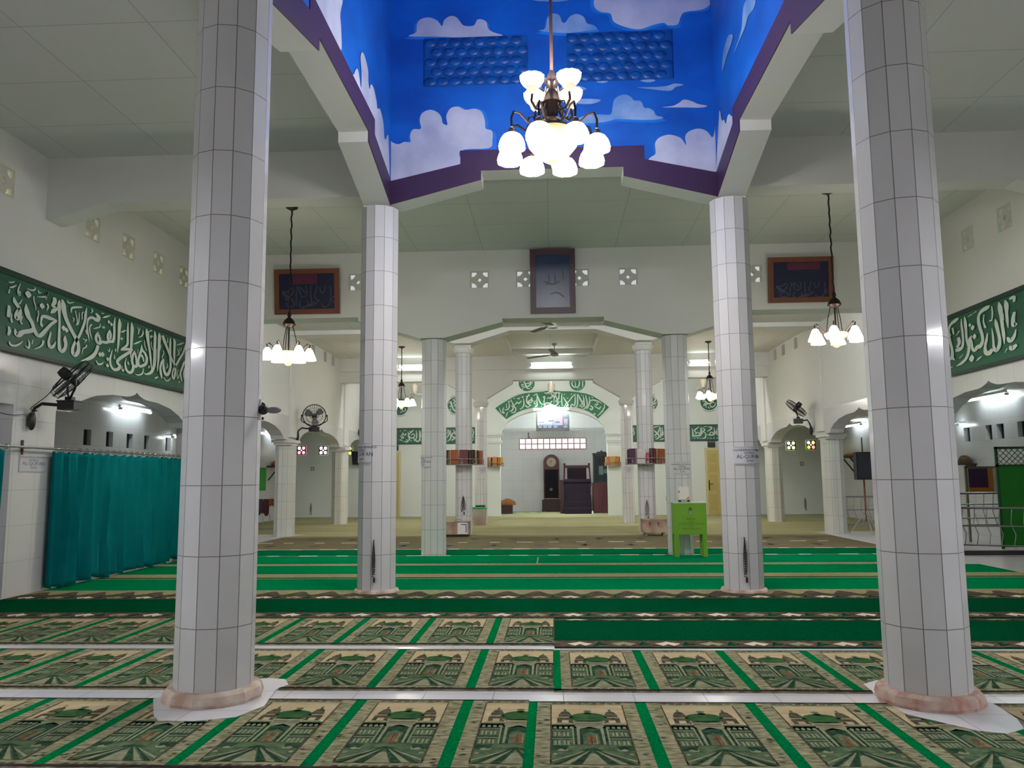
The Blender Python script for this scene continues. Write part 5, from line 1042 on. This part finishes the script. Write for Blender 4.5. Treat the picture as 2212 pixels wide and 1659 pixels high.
def heap(name, label, cat, loc, sx, sy, sz, m, seed, group=None, drape=0):
    rg = random.Random(seed); mb = MB(); n = 18; k = 9; vs = []
    for i in range(k+1):
        v = i/k
        for j in range(n):
            a = 2*math.pi*j/n; r = math.sin(math.pi*(.5+.5*v))**.6 if v > 0 else 1.0
            r = math.cos(v*math.pi/2)**.7; d = 1+.13*math.sin(3*a+seed)+.08*math.sin(7*a+seed*2+v*4)
            vs.append((sx*r*d*math.cos(a), sy*r*d*math.sin(a), sz*math.sin(v*math.pi/2)*(1+.15*math.sin(2*a+seed))-drape*(1-v)*(.5+.5*math.sin(a))))
    fs = [[i*n+j,i*n+(j+1)%n,(i+1)*n+(j+1)%n,(i+1)*n+j] for i in range(k) for j in range(n)]+[list(range(n))[::-1]]
    mb.add(vs, fs); o = mb.build(name, m, smooth=True); o.location = loc; return tag(o, label, cat, group)
heap('cloth_bundle', 'orange brown cloth bundled on the dark crate in the niche', 'cloth', (-1.72,29.78,.33), .33, .2, .2, brcl, 4)
t = thing('wall_phone', 'small grey handset on the niche wall left of the television', 'phone', (-.97,31.59,2.86)); mb = MB(); mb.box(-.03,.03,-.05,0,0,.22); mb.box(-.02,.07,-.07,-.03,-.02,.03); mb.build('handset', greyb, t)
for i, (x, y, w_) in enumerate(((-1.28,30.4,.3),(-.78,30.7,.26),(-.42,30.9,.2))):
    mb = MB(); mb.box(-w_/2,w_/2,-.12,.12,0,.004); o = mb.build('paper_sheet', whitem); o.location = (x,y,.0085); o.rotation_euler = (0,0,.1*i)
    tag(o, 'white sheet lying on the niche floor between crate and clock, %s' % ['nearest the crate','the middle one','nearest the clock'][i], 'paper', 'sheets on the niche floor')
# ------------------------------------------------------------------ far wall doors and small fittings
ydoor = mat('cream_door', (196,180,112), .5, noise=.08, nscale=3, stretch=(4,4,.5)); yfr = mat('cream_frame', (206,196,146), .5); ypan = mat('cream_door_panel', (184,166,98), .5)
for nm, xc in (('door_1', 5.62), ('door_2', -5.78)):
    t = bpy.data.objects.new(nm, None); C.objects.link(t); t.location = (xc,YF-.001,0); struct(t)
    mb = MB(); mb.box(-.43,-.37,-.06,-.002,0,2.2); mb.box(.37,.43,-.06,-.002,0,2.2); mb.box(-.43,.43,-.06,-.002,2.2,2.28); mb.build('door_frame', yfr, t)
    mb = MB(); mb.box(-.37,.37,-.04,-.003,.01,2.2); mb.build('door_leaf', ydoor, t)
    mb = MB()
    for x0, x1 in ((-.3,-.04),(.04,.3)):
        for z0, z1 in ((.15,.7),(.8,1.35),(1.45,1.7),(1.78,2.08)): mb.box(x0,x1,-.052,-.04,z0,z1)
    mb.build('door_panels', ypan, t)
    mb = MB(); mb.cbox((-.32,-.05,1.0),(.035,.015,.34)); mb.tube([(-.32,-.06,1.05),(-.32,-.1,1.05),(-.2,-.1,1.05)], .01, 6); mb.build('door_handle', bronze, t)
for x, lb in ((5.42,'black box over the yellow door, left of its pair'),(5.8,'black box over the yellow door, right of its pair'),(-5.55,'black box over the cream door on the left')):
    t = thing('junction_box', lb, 'box', (x,YF-.002,2.3), 0, 'black boxes over the doors'); mb = MB(); mb.box(-.12,.12,-.1,0,0,.2); mb.build('body', blackp, t); mb = MB(); mb.box(-.125,.125,-.105,-.1,.16,.19); mb.build('lid_edge', greyb, t)
for x, z, lb in ((-8.48,1.69,'small switch plate on the left gallery end wall'),(8.46,1.7,'small switch plate on the right gallery end wall')):
    t = thing('switch_plate', lb, 'switch', (x,YF-.002,z)); mb = MB(); mb.cbox((0,-.01,0),(.12,.02,.13)); mb.build('plate', mat('switch_beige', (150,138,122), .5), t); mb = MB(); mb.cbox((0,-.025,0),(.04,.01,.06)); mb.build('rocker', whitem, t)
t = thing('wall_speaker', 'small black speaker hung high by the left gallery arch', 'speaker', (-6.83,YF-.12,1.82)); mb = MB(); mb.prism([(-.17,.0),(.19,.0),(.22,.46),(-.22,.46)], 'y', -.13, .08); mb.build('cabinet', mat('speaker_black', (20,24,34), .5), t); mb = MB(); mb.box(-.04,.04,.08,.118,.15,.3); mb.build('bracket', steel, t); mb = MB(); mb.prism([(-.14,.04),(.15,.04),(.18,.42),(-.18,.42)], 'y', -.137, -.13); mb.build('grille', mat('speaker_mesh', (30,34,44), .7), t)
# ------------------------------------------------------------------ book racks
rackm = mat('rack_chrome', (170,164,160), .3, metal=.8)
BOOKC = {'dark brown':(58,36,34),'brown':(86,54,44),'orange':(160,82,46),'maroon':(98,36,42),'purple':(78,46,84),'white':(206,200,198),'pink edged':(196,52,112),'tan':(140,112,80),'golden':(190,132,42),'amber':(176,98,26),'cream':(196,180,150)}
pagem = mat('book_pages', (206,192,168), .8)
def rack(loc, r, label, a0=-180, a1=0, h=.13):
    t = thing('book_rack', label, 'rack', loc)
    def arc(rr, z, n=24): return [(rr*math.cos(math.radians(a0+(a1-a0)*i/n)), rr*math.sin(math.radians(a0+(a1-a0)*i/n)), z) for i in range(n+1)]
    mb = MB(); P = arc(r, 0); Q = arc(r*.5, 0); n = len(P)
    vs = P+Q+[(x,y,.012) for x,y,z in P]+[(x,y,.012) for x,y,z in Q]
    fs = []
    for i in range(n-1): fs += [[i,n+i,n+i+1,i+1],[2*n+i,2*n+i+1,3*n+i+1,3*n+i],[i,i+1,2*n+i+1,2*n+i],[n+i,3*n+i,3*n+i+1,n+i+1]]
    fs += [[0,2*n,3*n,n],[n-1,2*n-1,4*n-1,3*n-1]]
    mb.add(vs, fs); mb.build('shelf', rackm, t)
    mb = MB(); mb.tube(arc(r+.005, .0), .012, 6); mb.build('lower_rail', rackm, t, True)
    mb = MB(); mb.tube(arc(r+.005, h), .01, 6); mb.build('upper_rail', rackm, t, True)
    for k in range(5):
        a = math.radians(a0+(a1-a0)*(k+.5)/5); ca, sa = math.cos(a), math.sin(a)
        mb = MB(); mb.tube([((r+.006)*ca-sa*.038*math.cos(q), (r+.006)*sa+ca*.038*math.cos(q), h/2+.038*math.sin(q)) for q in [i*.45 for i in range(16)]], .006, 5); mb.build('scroll', rackm, t)
        a = math.radians(a0+(a1-a0)*k/4.0); mb = MB(); mb.tube([((r+.005)*math.cos(a),(r+.005)*math.sin(a),0),((r+.005)*math.cos(a),(r+.005)*math.sin(a),h)], .007, 5); mb.build('upright', rackm, t)
    for k in range(3):
        a = math.radians(a0+(a1-a0)*(k+.5)/3); mb = MB(); mb.tube([(r*.5*math.cos(a),r*.5*math.sin(a),.004),(r*.98*math.cos(a),r*.98*math.sin(a),.004)], .008, 5); mb.build('bracket', rackm, t)
    return t
def book(loc, rz, w_, h, d, col, label, group):
    """w_ across, d deep: a board cover round a block of pages"""
    t = thing('book', label, 'book', loc, rz, group)
    m = mat('cover_'+col.replace(' ','_'), BOOKC[col], .5, noise=.12, nscale=12)
    mb = MB(); e = .004
    if w_ < d:     # spine outwards
        mb.box(-w_/2,-w_/2+e,0,d,0,h); mb.box(w_/2-e,w_/2,0,d,0,h); mb.box(-w_/2,w_/2,-e,0,0,h)
        mb.build('cover', m, t)
        mb = MB(); mb.box(-w_/2+e,w_/2-e,0,d-.006,.006,h-.006); mb.build('pages', pagem, t)
    else:          # front cover outwards
        mb.box(-w_/2,w_/2,-e,0,0,h); mb.box(-w_/2,w_/2,d,d+e,0,h); mb.box(-w_/2,-w_/2+e,0,d,0,h)
        mb.build('cover', m, t)
        mb = MB(); mb.box(-w_/2+e,w_/2-.006,0,d,.006,h-.006); mb.build('pages', pagem, t)
    return t
def ordinal(n): return ['first','second','third','fourth','fifth','sixth','seventh','eighth','ninth','tenth','eleventh','twelfth'][n]
def fill(loc, r, rows, where, group):
    seen = {}
    for a, col, w_, h, d in rows:
        kind = ('thin '+col) if w_ < d else ('wide '+col); seen[kind] = seen.get(kind, 0)+1
    cnt = {}
    for a, col, w_, h, d in rows:
        kind = ('thin '+col) if w_ < d else ('wide '+col); i = cnt.get(kind, 0); cnt[kind] = i+1
        pre = '' if seen[kind] == 1 else ordinal(i)+' from left, '
        an = math.radians(a); rr = r-.02
        book((loc[0]+rr*math.cos(an), loc[1]+rr*math.sin(an), loc[2]+.0125), an+math.pi/2, w_, h, d, col, '%s%s book standing in the %s' % (pre, kind, where), group)
L4 = (-2.13,ROWS[3],1.62); R4_ = (2.13,ROWS[3],1.6)
rack(L4, .46, 'chrome rack of scrolled rails round the slim column left of the niche', -185, 5)
rack(R4_, .46, 'chrome rack of scrolled rails round the slim column right of the niche', -185, 5)
fill(L4, .46, [(-172,'dark brown',.04,.31,.13),(-165,'tan',.035,.3,.13),(-158,'dark brown',.04,.33,.13),(-151,'brown',.035,.31,.13),(-144,'dark brown',.04,.33,.13),(-137,'tan',.035,.3,.13),(-129,'cream',.035,.33,.13),(-113,'orange',.18,.33,.04),(-84,'maroon',.2,.33,.05),(-65,'dark brown',.04,.32,.13),(-58,'brown',.035,.31,.13),(-51,'dark brown',.04,.33,.13),(-44,'cream',.03,.32,.13),(-37,'dark brown',.04,.32,.13),(-16,'orange',.2,.31,.045)], 'chrome rack left of the niche', 'books in the left column rack')
fill(R4_, .46, [(-170,'dark brown',.035,.32,.13),(-161,'maroon',.035,.33,.13),(-140,'purple',.2,.34,.045),(-110,'white',.19,.33,.04),(-90,'pink edged',.05,.24,.13),(-79,'brown',.04,.34,.13),(-71,'maroon',.04,.34,.13),(-62,'tan',.04,.33,.13),(-40,'orange',.2,.33,.045),(-19,'tan',.035,.32,.13),(-10,'dark brown',.035,.33,.13)], 'chrome rack right of the niche', 'books in the right column rack')
L5 = (-2.02,YF-.1,1.72); R5 = (2.04,YF-.1,1.7)
rack(L5, .29, 'small chrome rack on the left pilaster of the niche arch', -178, -2, .11)
rack(R5, .29, 'small chrome rack on the right pilaster of the niche arch', -178, -2, .11)
fill(L5, .29, [(-150,'golden',.15,.3,.04),(-118,'maroon',.04,.29,.1),(-92,'golden',.15,.3,.04),(-62,'amber',.04,.29,.1),(-34,'golden',.14,.29,.04)], 'small rack on the left niche pilaster', 'books in the left niche rack')
fill(R5, .29, [(-160,'golden',.12,.29,.04),(-131,'amber',.08,.3,.04),(-98,'golden',.14,.3,.04),(-62,'golden',.12,.3,.04),(-38,'amber',.04,.29,.1)], 'small rack on the right niche pilaster', 'books in the right niche rack')
# ------------------------------------------------------------------ strings of prayer beads
beadm = mat('dark_beads', (58,36,40), .5); beadm2 = mat('brown_beads', (92,62,54), .5)
def beads(loc, L, wd, label, m=beadm, rz=0, tails=2):
    t = thing('prayer_beads', label, 'beads', loc, rz, 'strings of prayer beads')
    mb = MB(); mb.tube([(0,.02,0),(0,-.03,.005)], .005, 6); mb.build('nail', steel, t)
    for k in range(tails):
        mb = MB(); n = 30; P = []
        s = (k-(tails-1)/2)*.6
        for i in range(n+1):
            u = i/n; z = -L*(1-abs(2*u-1))*(1-.06*k); x = wd*math.sin(2*math.pi*u)*.5*(.4+.6*(1-abs(2*u-1)))+s*wd*(1-abs(2*u-1))
            P.append((x, -.022-.004*k, z))
        for p in P: mb.sphere(p, .0085, 6)
        mb.tube(P, .003, 4); mb.build('strand', m, t)
    mb = MB(); mb.lathe([(.004,0),(.014,-.02),(.012,-.06),(.004,-.07)], 8, (wd*.3,-.025,-L)); mb.build('tassel', m, t)
fz = math.cos(math.radians(8))*.226
beads((-2.085,9.41-.221,.61), .4, .03, 'prayer beads hanging low on the far left sky well column')
beads((2.07,9.41-.223,.62), .42, .03, 'prayer beads hanging low on the far right sky well column', beadm, 0, 2)
beads((-2.12,18.9-.196,.9), .36, .07, 'prayer beads spread on the column under the left book rack', beadm, 0, 3)
beads((2.1,18.9-.196,.78), .36, .07, 'prayer beads in a loop on the column under the right book rack', beadm2)
beads((3.86,YF-.012,.8), .36, .06, 'prayer beads on the far wall right of the niche', beadm2)
beads((-8.5,YF-.012,.5), .34, .05, 'prayer beads on the left gallery end wall', beadm2)
beads((8.5,YF-.012,.55), .36, .05, 'prayer beads on the right gallery end wall', beadm2)
# ------------------------------------------------------------------ writing helper and paper notices
FONT_CACHE = {}
def text_geo(s, size):
    cu = bpy.data.curves.new('tmp_text', 'FONT'); cu.body = s; cu.size = size; cu.align_x = 'CENTER'; cu.align_y = 'CENTER'; cu.resolution_u = 2
    ob = bpy.data.objects.new('tmp_text', cu); C.objects.link(ob)
    dg = bpy.context.evaluated_depsgraph_get(); me = bpy.data.meshes.new_from_object(ob.evaluated_get(dg))
    vs = [tuple(v.co) for v in me.vertices]; fs = [list(p.vertices) for p in me.polygons]
    bpy.data.objects.remove(ob); bpy.data.curves.remove(cu); bpy.data.meshes.remove(me)
    return vs, fs
paper = mat('notice_paper', (208,208,216), .6); ink = mat('print_ink', (40,38,52), .6); rule = mat('notice_rule', (150,150,158), .6)
LINES = [('DIHARAPKAN MEMBACA', .27, .036), ('KEMBALI', .12, .036), ("AL-QUR'AN", -.07, .062), ('DISINI', -.29, .034)]
def notice(label, centre, rad, ang, half, z0, z1, phase=0):
    """sheet of paper wrapped on a round shaft; ang from the camera-facing side"""
    t = thing('paper_notice', label, 'notice', (centre[0],centre[1],z0), 0, 'paper notices on the columns'); h = z1-z0
    def W(x, z, d=0):
        a = math.radians(-90+ang)+x/rad; r_ = rad+d
        return (r_*math.cos(a), r_*math.sin(a), z)
    hw = math.radians(half)*rad; n = 14; mb = MB(); vs = []
    for i in range(n+1):
        x = -hw+2*hw*i/n
        vs += [W(x, 0, .004), W(x, h, .004), W(x, 0, .006), W(x, h, .006)]
    fs = []
    for i in range(n): a = 4*i; fs += [[a+2,a+6,a+7,a+3],[a,a+1,a+5,a+4],[a+1,a+3,a+7,a+5],[a,a+4,a+6,a+2]]
    mb.add(vs, fs); mb.build('sheet', paper, t)
    mb = MB()
    for z in (.006, h-.012):
        for i in range(n):
            x0, x1 = -hw+2*hw*i/n, -hw+2*hw*(i+1)/n; mb.face([W(x0,z,.0066),W(x1,z,.0066),W(x1,z+.005,.0066),W(x0,z+.005,.0066)])
    mb.build('border', rule, t)
    mb = MB(); sc = h/.2
    for s, zz, size in LINES:
        v, f = text_geo(s, size*.9*sc); mb.add([W(x, h/2+zz*h*1.05+y, .0075) for x, y, _ in v], f)
    mb.build('print', ink, t)
rs = {1:.226, 2:.22, 4:.178}
notice('paper notice wrapped on the left edge of the far left sky well column', (-HW,ROWS[1]), .226, -44, 37, 1.49, 1.72)
notice('paper notice on the far right sky well column at eye level', (HW,ROWS[1]), .226, 20, 46, 1.43, 1.635)
notice('paper notice on the column left of the left book rack', (-HW,ROWS[2]), .22, -46, 38, 1.5, 1.71)
notice('paper notice on the column just above the green donation box', (HW,ROWS[2]), .22, 10, 42, 1.34, 1.55)
notice('paper notice on the slim column left of the niche, below the rack', (-2.09,ROWS[4]), .178, 8, 44, 1.44, 1.62)
notice('paper notice on the slim column right of the niche, below the rack', (2.09,ROWS[4]), .178, 6, 44, 1.43, 1.61)
t = thing('paper_notice', 'paper notice on the left curtain pier under the steel rod', 'notice', (XL+.004,9.27,1.42), 0, 'paper notices on the columns')
mb = MB(); mb.box(0,.003,-.26,.26,0,.23); mb.build('sheet', paper, t)
mb = MB()
for a, b, c, d in ((-.25,.25,.006,.01),(-.25,.25,.22,.224),(-.25,-.246,.006,.224),(.246,.25,.006,.224)): mb.box(.0031,.0036,a,b,c,d)
mb.build('border', rule, t); mb = MB()
for s, zz, size in LINES:
    v, f = text_geo(s, size*.95); mb.add([(.0045, x*1.35, .115+zz*.22+y) for x, y, _ in v], f)
mb.build('print', mat('pale_ink', (110,112,128), .6), t)
# ------------------------------------------------------------------ green donation box
lime = mat('lime_green_paint', (112,166,36), .45, noise=.12, nscale=5); limed = mat('dark_green_print', (58,98,20), .5)
t = thing('donation_box', 'lime green donation box on four legs before the right column', 'donation box', (2.17,13.42,.012))
mb = MB(); mb.box(-.26,.26,-.15,.15,.36,.86); mb.build('body', lime, t)
for sx in (-1,1):
    for sy in (-1,1): mb = MB(); a = sx*.225; mb.box(a-.035,a+.035,sy*.12-.03,sy*.12+.03,0,.36); mb.build('leg', lime, t)
mb = MB(); mb.box(-.265,.265,-.155,.155,.86,.875); mb.box(-.06,.06,-.01,.01,.875,.877); mb.build('top', mat('pale_green_top', (196,208,190), .4), t)
mb = MB(); mb.box(-.012,.018,-.165,-.15,.68,.74); mb.build('padlock', steel, t); mb = MB(); mb.box(-.02,.026,-.158,-.15,.74,.79); mb.build('hasp', limed, t)
mb = MB()
for s, z, size in (('INFAQ',.61,.05),('MASJID',.565,.028),('KOTAK AMAL JARIYAH',.53,.042),('UNTUK',.49,.026),('PEMBANGUNAN MASJID',.45,.03)):
    v, f = text_geo(s, size); mb.add([(x*.9+.01, -.1515, z+y) for x, y, _ in v], f)
mb.build('print', limed, t)
t = thing('payment_card_stand', 'white card with red corners standing on the green donation box', 'card', (2.1,13.42,.888))
mb = MB(); mb.box(-.085,.085,-.012,.0,.0,.25); mb.build('card', whitem, t); mb = MB(); mb.box(-.09,.09,-.04,.03,0,.035); mb.build('base', mat('navy_strip', (28,30,66), .4), t)
mb = MB(); mb.prism([(-.085,.14),(-.055,.165),(-.085,.19)], 'y', -.0135, -.012); mb.prism([(.03,.05),(.08,.05),(.08,.09)], 'y', -.0135, -.012); mb.build('red_corner', mat('red_print', (206,96,90), .5), t)
mb = MB(); mb.box(-.05,.045,-.042,-.04,.01,.025); mb.build('base_print', whitem, t)
# ------------------------------------------------------------------ boxes at the foot of the columns
creamb = mat('stained_cream_box', (184,168,150), .7, noise=.3, nscale=4, nrgb=(138,108,92))
t = thing('plaster_box', 'cream stained box with a white sheet at the foot of the left rack column', 'box', (-2.2,18.28,.012))
mb = MB(); mb.box(-.27,.27,-.2,.2,.05,.33); mb.build('body', creamb, t)
mb = MB(); mb.box(-.25,.25,-.18,.18,.0,.05); mb.build('foot_board', blackp, t)
mb = MB(); mb.box(.02,.24,-.21,-.2,.06,.31); mb.build('sheet', whitem, t); mb = MB(); mb.box(.1,.22,-.213,-.21,.26,.28); mb.box(.2,.22,-.213,-.21,.09,.28); mb.build('blue_mark', mat('blue_print', (60,84,150), .5), t)
mb = MB(); mb.tube([(-.06,-.1,.33),(-.04,-.1,.38),(.08,-.1,.38),(.1,-.1,.33)], .008, 6); mb.build('handle', steel, t)
t = thing('plaster_box', 'cream stained box on short legs at the foot of the right rack column', 'box', (2.2,18.28,.012))
mb = MB(); mb.box(-.28,.28,-.2,.2,.07,.35); mb.build('body', creamb, t)
for sx in (-1,1):
    for sy in (-1,1): mb = MB(); mb.box(sx*.2-.025,sx*.2+.025,sy*.14-.025,sy*.14+.025,0,.07); mb.build('leg', creamb, t)
mb = MB()
for x in (-.12,.07): mb.prism([(x-.03,.3),(x+.03,.3),(x,.18)], 'y', -.204, -.2)
mb.build('stain', mat('rust_stain', (104,72,60), .7), t); mb = MB(); mb.box(-.28,.28,-.205,.205,.33,.36); mb.build('lid', creamb, t)
t = thing('plastic_tub', 'clear tub with orange load and bright green lid by the slim left column', 'tub', (-2.1,22.55,.012))
mb = MB(); mb.lathe([(.17,0),(.185,.13),(.2,.46)], 20, cap0=True); mb.build('tub', mat('clear_plastic', (196,190,178), .25, alpha=.55), t, True)
mb = MB(); mb.lathe([(.02,.012),(.165,.012),(.178,.22),(.02,.24)], 20); mb.build('contents', mat('orange_load', (172,98,70), .6, noise=.25, nscale=10), t, True)
mb = MB(); mb.lathe([(.205,.45),(.215,.46),(.215,.49),(.19,.5),(.02,.5)], 20, cap1=True); mb.build('lid', mat('green_lid', (40,178,92), .4), t, True)
mb = MB(); mb.box(-.1,.16,-.08,.08,.5,.545); o = mb.build('black_tray', blackp); o.location = (-2.1,22.55,.0135); tag(o, 'flat black tray lying on the green tub lid', 'tray')
mb = MB()
for i in range(9): mb.box(-.012,.012,i*.1,i*.1+.07,0,.002,i % 2)
o = mb.build('floor_tape', [whitem, MATS['carpet_mid_green']]); o.location = (-.3,12.45,.0115); tag(o, 'short white dashed tape stuck on the bright green carpet', 'tape')
# ------------------------------------------------------------------ left gallery corner
t = thing('wall_shelf', 'dark wooden wall shelf with bracket, left gallery beyond the near column', 'shelf', (-XO+.002,25.9,1.72))
mb = MB(); mb.box(0,.42,-.5,.5,0,.04); mb.build('board', mat('dark_shelf', (58,44,40), .5), t)
for y in (-.35,.35): mb = MB(); mb.tube([(.34,y,-.0),(.02,y,-.42)], .022, 6); mb.build('bracket', blackp, t)
heap('cap_pile', 'pile of brown caps on the dark shelf in the left gallery', 'caps', (-XO+.22,25.9,1.762), .2, .3, .2, brcl, 2)
mb = MB(); mb.box(0,.02,-.35,.35,0,.72); o = mb.build('green_board', mat('vivid_green', (14,150,22), .5)); o.location = (-XO+.004,25.0,.98); tag(o, 'narrow vivid green board on the left gallery wall under the shelf', 'board')
def railing(name, label, x0, x1, y0, y1, h, group=None, mids=(.14,)):
    t = thing(name, label, 'railing', ((x0+x1)/2,(y0+y1)/2,0), math.atan2(y1-y0,x1-x0), group); L = math.hypot(x1-x0,y1-y0)/2
    for z in (h,)+tuple(m*1.0 for m in mids): mb = MB(); mb.tube([(-L,0,z),(L,0,z)], .02 if z == h else .013, 7); mb.build('rail', steel, t, True)
    for s in (-1,1): mb = MB(); mb.tube([(s*L,0,0),(s*L,0,h)], .02, 7); mb.build('end_post', steel, t, True)
    n = max(3, int(L*2/.16))
    for i in range(1, n):
        x = -L+2*L*i/n; mb = MB(); mb.tube([(x,0,mids[0]),(x+.03,0,h*.4),(x-.03,0,h*.65),(x,0,h)], .007, 5); mb.build('baluster', chrome, t, True)
    return t
railing('clothes_rail', 'low steel rail holding folded cloths beside the left arcade post', -7.9, -6.72, 19.3, 19.3, .82)
def drape(label, x, y, w_, z, ln, m, seed, rz=0):
    mb = MB(); n = 10; k = 8; vs = []
    for j in range(k+1):
        u = j/k*2-1
        for i in range(n+1):
            v = i/n; d = .05+.012*math.sin(v*9+seed); vs.append(((v-.5)*w_, math.copysign(d, u)*min(1, abs(u)*4), z+.03-max(0, abs(u)-.12)*ln*(1+.12*math.sin(v*7+seed*2))))
    mb.add(vs, [[j*(n+1)+i,j*(n+1)+i+1,(j+1)*(n+1)+i+1,(j+1)*(n+1)+i] for j in range(k) for i in range(n)])
    o = mb.build('folded_cloth', m, smooth=True); o.location = (x,y,0); s_ = o.modifiers.new('thickness','SOLIDIFY'); s_.thickness = .008
    return tag(o, label, 'cloth', 'cloths over the steel rail')
drape('orange brown cloth over the end of the steel rail by the left post', -6.82, 19.3, .16, .83, .2, mat('cloth_orange', (152,92,48), .9, noise=.2), 1)
drape('maroon cloth hanging on the steel rail next to the orange one', -6.98, 19.3, .13, .822, .42, mat('cloth_maroon', (86,36,52), .9, noise=.2), 2)
drape('dark grey cloth hanging on the steel rail left of the maroon one', -7.13, 19.3, .14, .822, .4, mat('cloth_grey', (66,62,70), .9, noise=.2), 3)
drape('pale blue grey cloth on the steel rail, partly behind the near column', -7.3, 19.3, .15, .822, .36, mat('cloth_pale', (146,158,156), .9, noise=.2), 4)
drape('teal cloth on the steel rail, farthest left of the cloths', -7.47, 19.3, .15, .822, .14, mat('cloth_teal', (24,84,92), .9, noise=.2), 5)
# ------------------------------------------------------------------ right gallery
t = thing('stand_speaker', 'black loudspeaker on a pole stand seen through the right rear arch', 'speaker', (6.74,18.0,0))
mb = MB(); mb.prism([(-.2,-.16),(.2,-.16),(.15,.16),(-.15,.16)], 'z', 1.2, 1.8); mb.build('cabinet', mat('speaker_black', (20,24,34), .5), t)
mb = MB(); mb.box(-.18,.18,-.168,-.16,1.23,1.77); mb.build('grille', MATS['speaker_mesh'], t)
mb = MB(); mb.tube([(0,0,.3),(0,0,1.2)], .02, 8); mb.build('pole', mat('rusty_pole', (110,62,54), .5), t)
mb = MB(); mb.tube([(0,0,1.8),(0,0,2.12)], .015, 8); mb.build('upper_pole', blackp, t)
for k in range(3): a = k*2.094+.5; mb = MB(); mb.tube([(0,0,.52),(.36*math.cos(a),.36*math.sin(a),.02)], .014, 6); mb.tube([(0,0,.25),(.2*math.cos(a),.2*math.sin(a),.24)], .009, 6); mb.build('leg', chrome, t, True)
t = thing('wall_shelf', 'small dark wall shelf behind the right loudspeaker', 'shelf', (XO-.002,24.9,1.82))
mb = MB(); mb.box(-.4,0,-.4,.4,0,.04); mb.build('board', MATS['dark_shelf'], t)
for y in (-.3,.3): mb = MB(); mb.tube([(-.34,y,0),(-.02,y,-.42)], .022, 6); mb.build('bracket', blackp, t)
heap('orange_cap_pile', 'orange heap on the small shelf behind the right loudspeaker', 'caps', (XO-.22,24.9,1.862), .17, .26, .12, mat('cloth_orange', (152,92,48)), 6)
railing('gallery_railing', 'steel railing in the right gallery beside the arcade post, behind the loudspeaker', 6.62, 8.6, 19.2, 19.2, .8, 'steel gallery railings', (.16,.5))
railing('gallery_railing', 'scrolled steel railing in front of the bright green gate', 6.6, 7.9, 14.35, 13.75, .72, 'steel gallery railings', (.1,.42)).location.z = .011
railing('gallery_railing', 'taller steel railing behind, between the poster board and the green gate', 6.7, 8.2, 15.3, 15.3, .95, 'steel gallery railings', (.5,.75))
gg = mat('gate_green', (4,128,14), .45, noise=.12, nscale=3); ggd = mat('gate_green_dark', (20,84,30), .5)
t = thing('green_gate', 'bright green metal gate with lattice top at the right picture edge', 'gate', (8.22,14.5,.012))
mb = MB(); mb.box(-.5,.5,-.012,.012,.03,1.42)
for z in (.5,.95): mb.box(-.5,.5,-.016,.016,z,z+.012)
mb.build('sheet', gg, t)
mb = MB()
for a, b, c, d in ((-.53,-.49,0,1.76),(.49,.53,0,1.76),(-.53,.53,1.72,1.76),(-.53,.53,1.41,1.45)): mb.box(a,b,-.02,.02,c,d)
mb.build('frame', ggd, t)
mb = MB()
for i in range(-3, 12):
    x = -.49+i*.1
    for s in (1,-1):
        a, b = (x, 1.45), (x+s*.27, 1.72); P = []
        t0, t1 = sorted(((-.49-a[0])/(b[0]-a[0]), (.49-a[0])/(b[0]-a[0]))); u0, u1 = max(0, t0), min(1, t1)
        if u1-u0 > .05: mb.tube([(a[0]+(b[0]-a[0])*u, 0, a[1]+(b[1]-a[1])*u) for u in (u0,u1)], .006, 4)
mb.build('lattice', ggd, t)
t = thing('poster_board', 'display board with a purple and orange poster in the right gallery', 'board', (8.52,16.2,0))
mb = MB(); mb.box(-.5,.16,-.015,.015,.93,1.43); mb.build('panel', mat('board_white', (206,204,192), .6), t)
mb = MB()
for a, b, c, d in ((-.52,-.49,0,1.45),(.14,.18,0,1.45),(-.52,.18,1.42,1.45),(-.52,.18,.91,.94),(-.52,.18,.3,.33)): mb.box(a,b,-.025,.025,c,d)
mb.build('frame', mat('olive_frame', (112,110,84), .5), t)
mb = MB(); mb.box(-.46,.0,-.019,-.016,.96,1.41); mb.build('poster', mat('poster_orange', (206,122,40), .5), t); mb = MB(); mb.box(-.46,-.1,-.022,-.019,1.04,1.41); mb.build('poster_panel', mat('poster_purple', (74,36,84), .5, noise=.25, nscale=14), t)
t = thing('wall_shelf', 'small shelf of brown things on the right gallery wall above the poster', 'shelf', (XO-.002,18.3,1.5)); mb = MB(); mb.box(-.28,0,-.25,.25,0,.03); mb.build('board', MATS['dark_shelf'], t); mb = MB(); mb.box(-.03,0,-.2,.2,-.12,0); mb.build('bracket', blackp, t)
heap('brown_bundle', 'brown bundle on the small right gallery shelf above the poster', 'bundle', (XO-.15,18.3,1.532), .12, .2, .16, mat('bundle_brown', (92,74,58), .9), 3)
t = thing('stool', 'low dark stool standing by the green gate in the right gallery', 'stool', (8.66,15.4,0))
mb = MB(); mb.box(-.2,.2,-.2,.2,.5,.55); mb.build('seat', blackp, t)
for sx in (-1,1):
    for sy in (-1,1): mb = MB(); mb.box(sx*.16-.02,sx*.16+.02,sy*.16-.02,sy*.16+.02,0,.5); mb.build('leg', blackp, t)
heap('black_bag', 'black bag on the low stool left of the green gate', 'bag', (8.66,15.4,.552), .16, .15, .34, mat('bag_black', (26,28,40), .7), 8)
mb = MB(); mb.box(6.45,9.1,13.55,14.25,0,.01); tag(mb.build('dark_mat', mat('plum_mat', (40,30,48), .95)), 'dark plum mat on the right gallery floor before the green gate', 'mat')
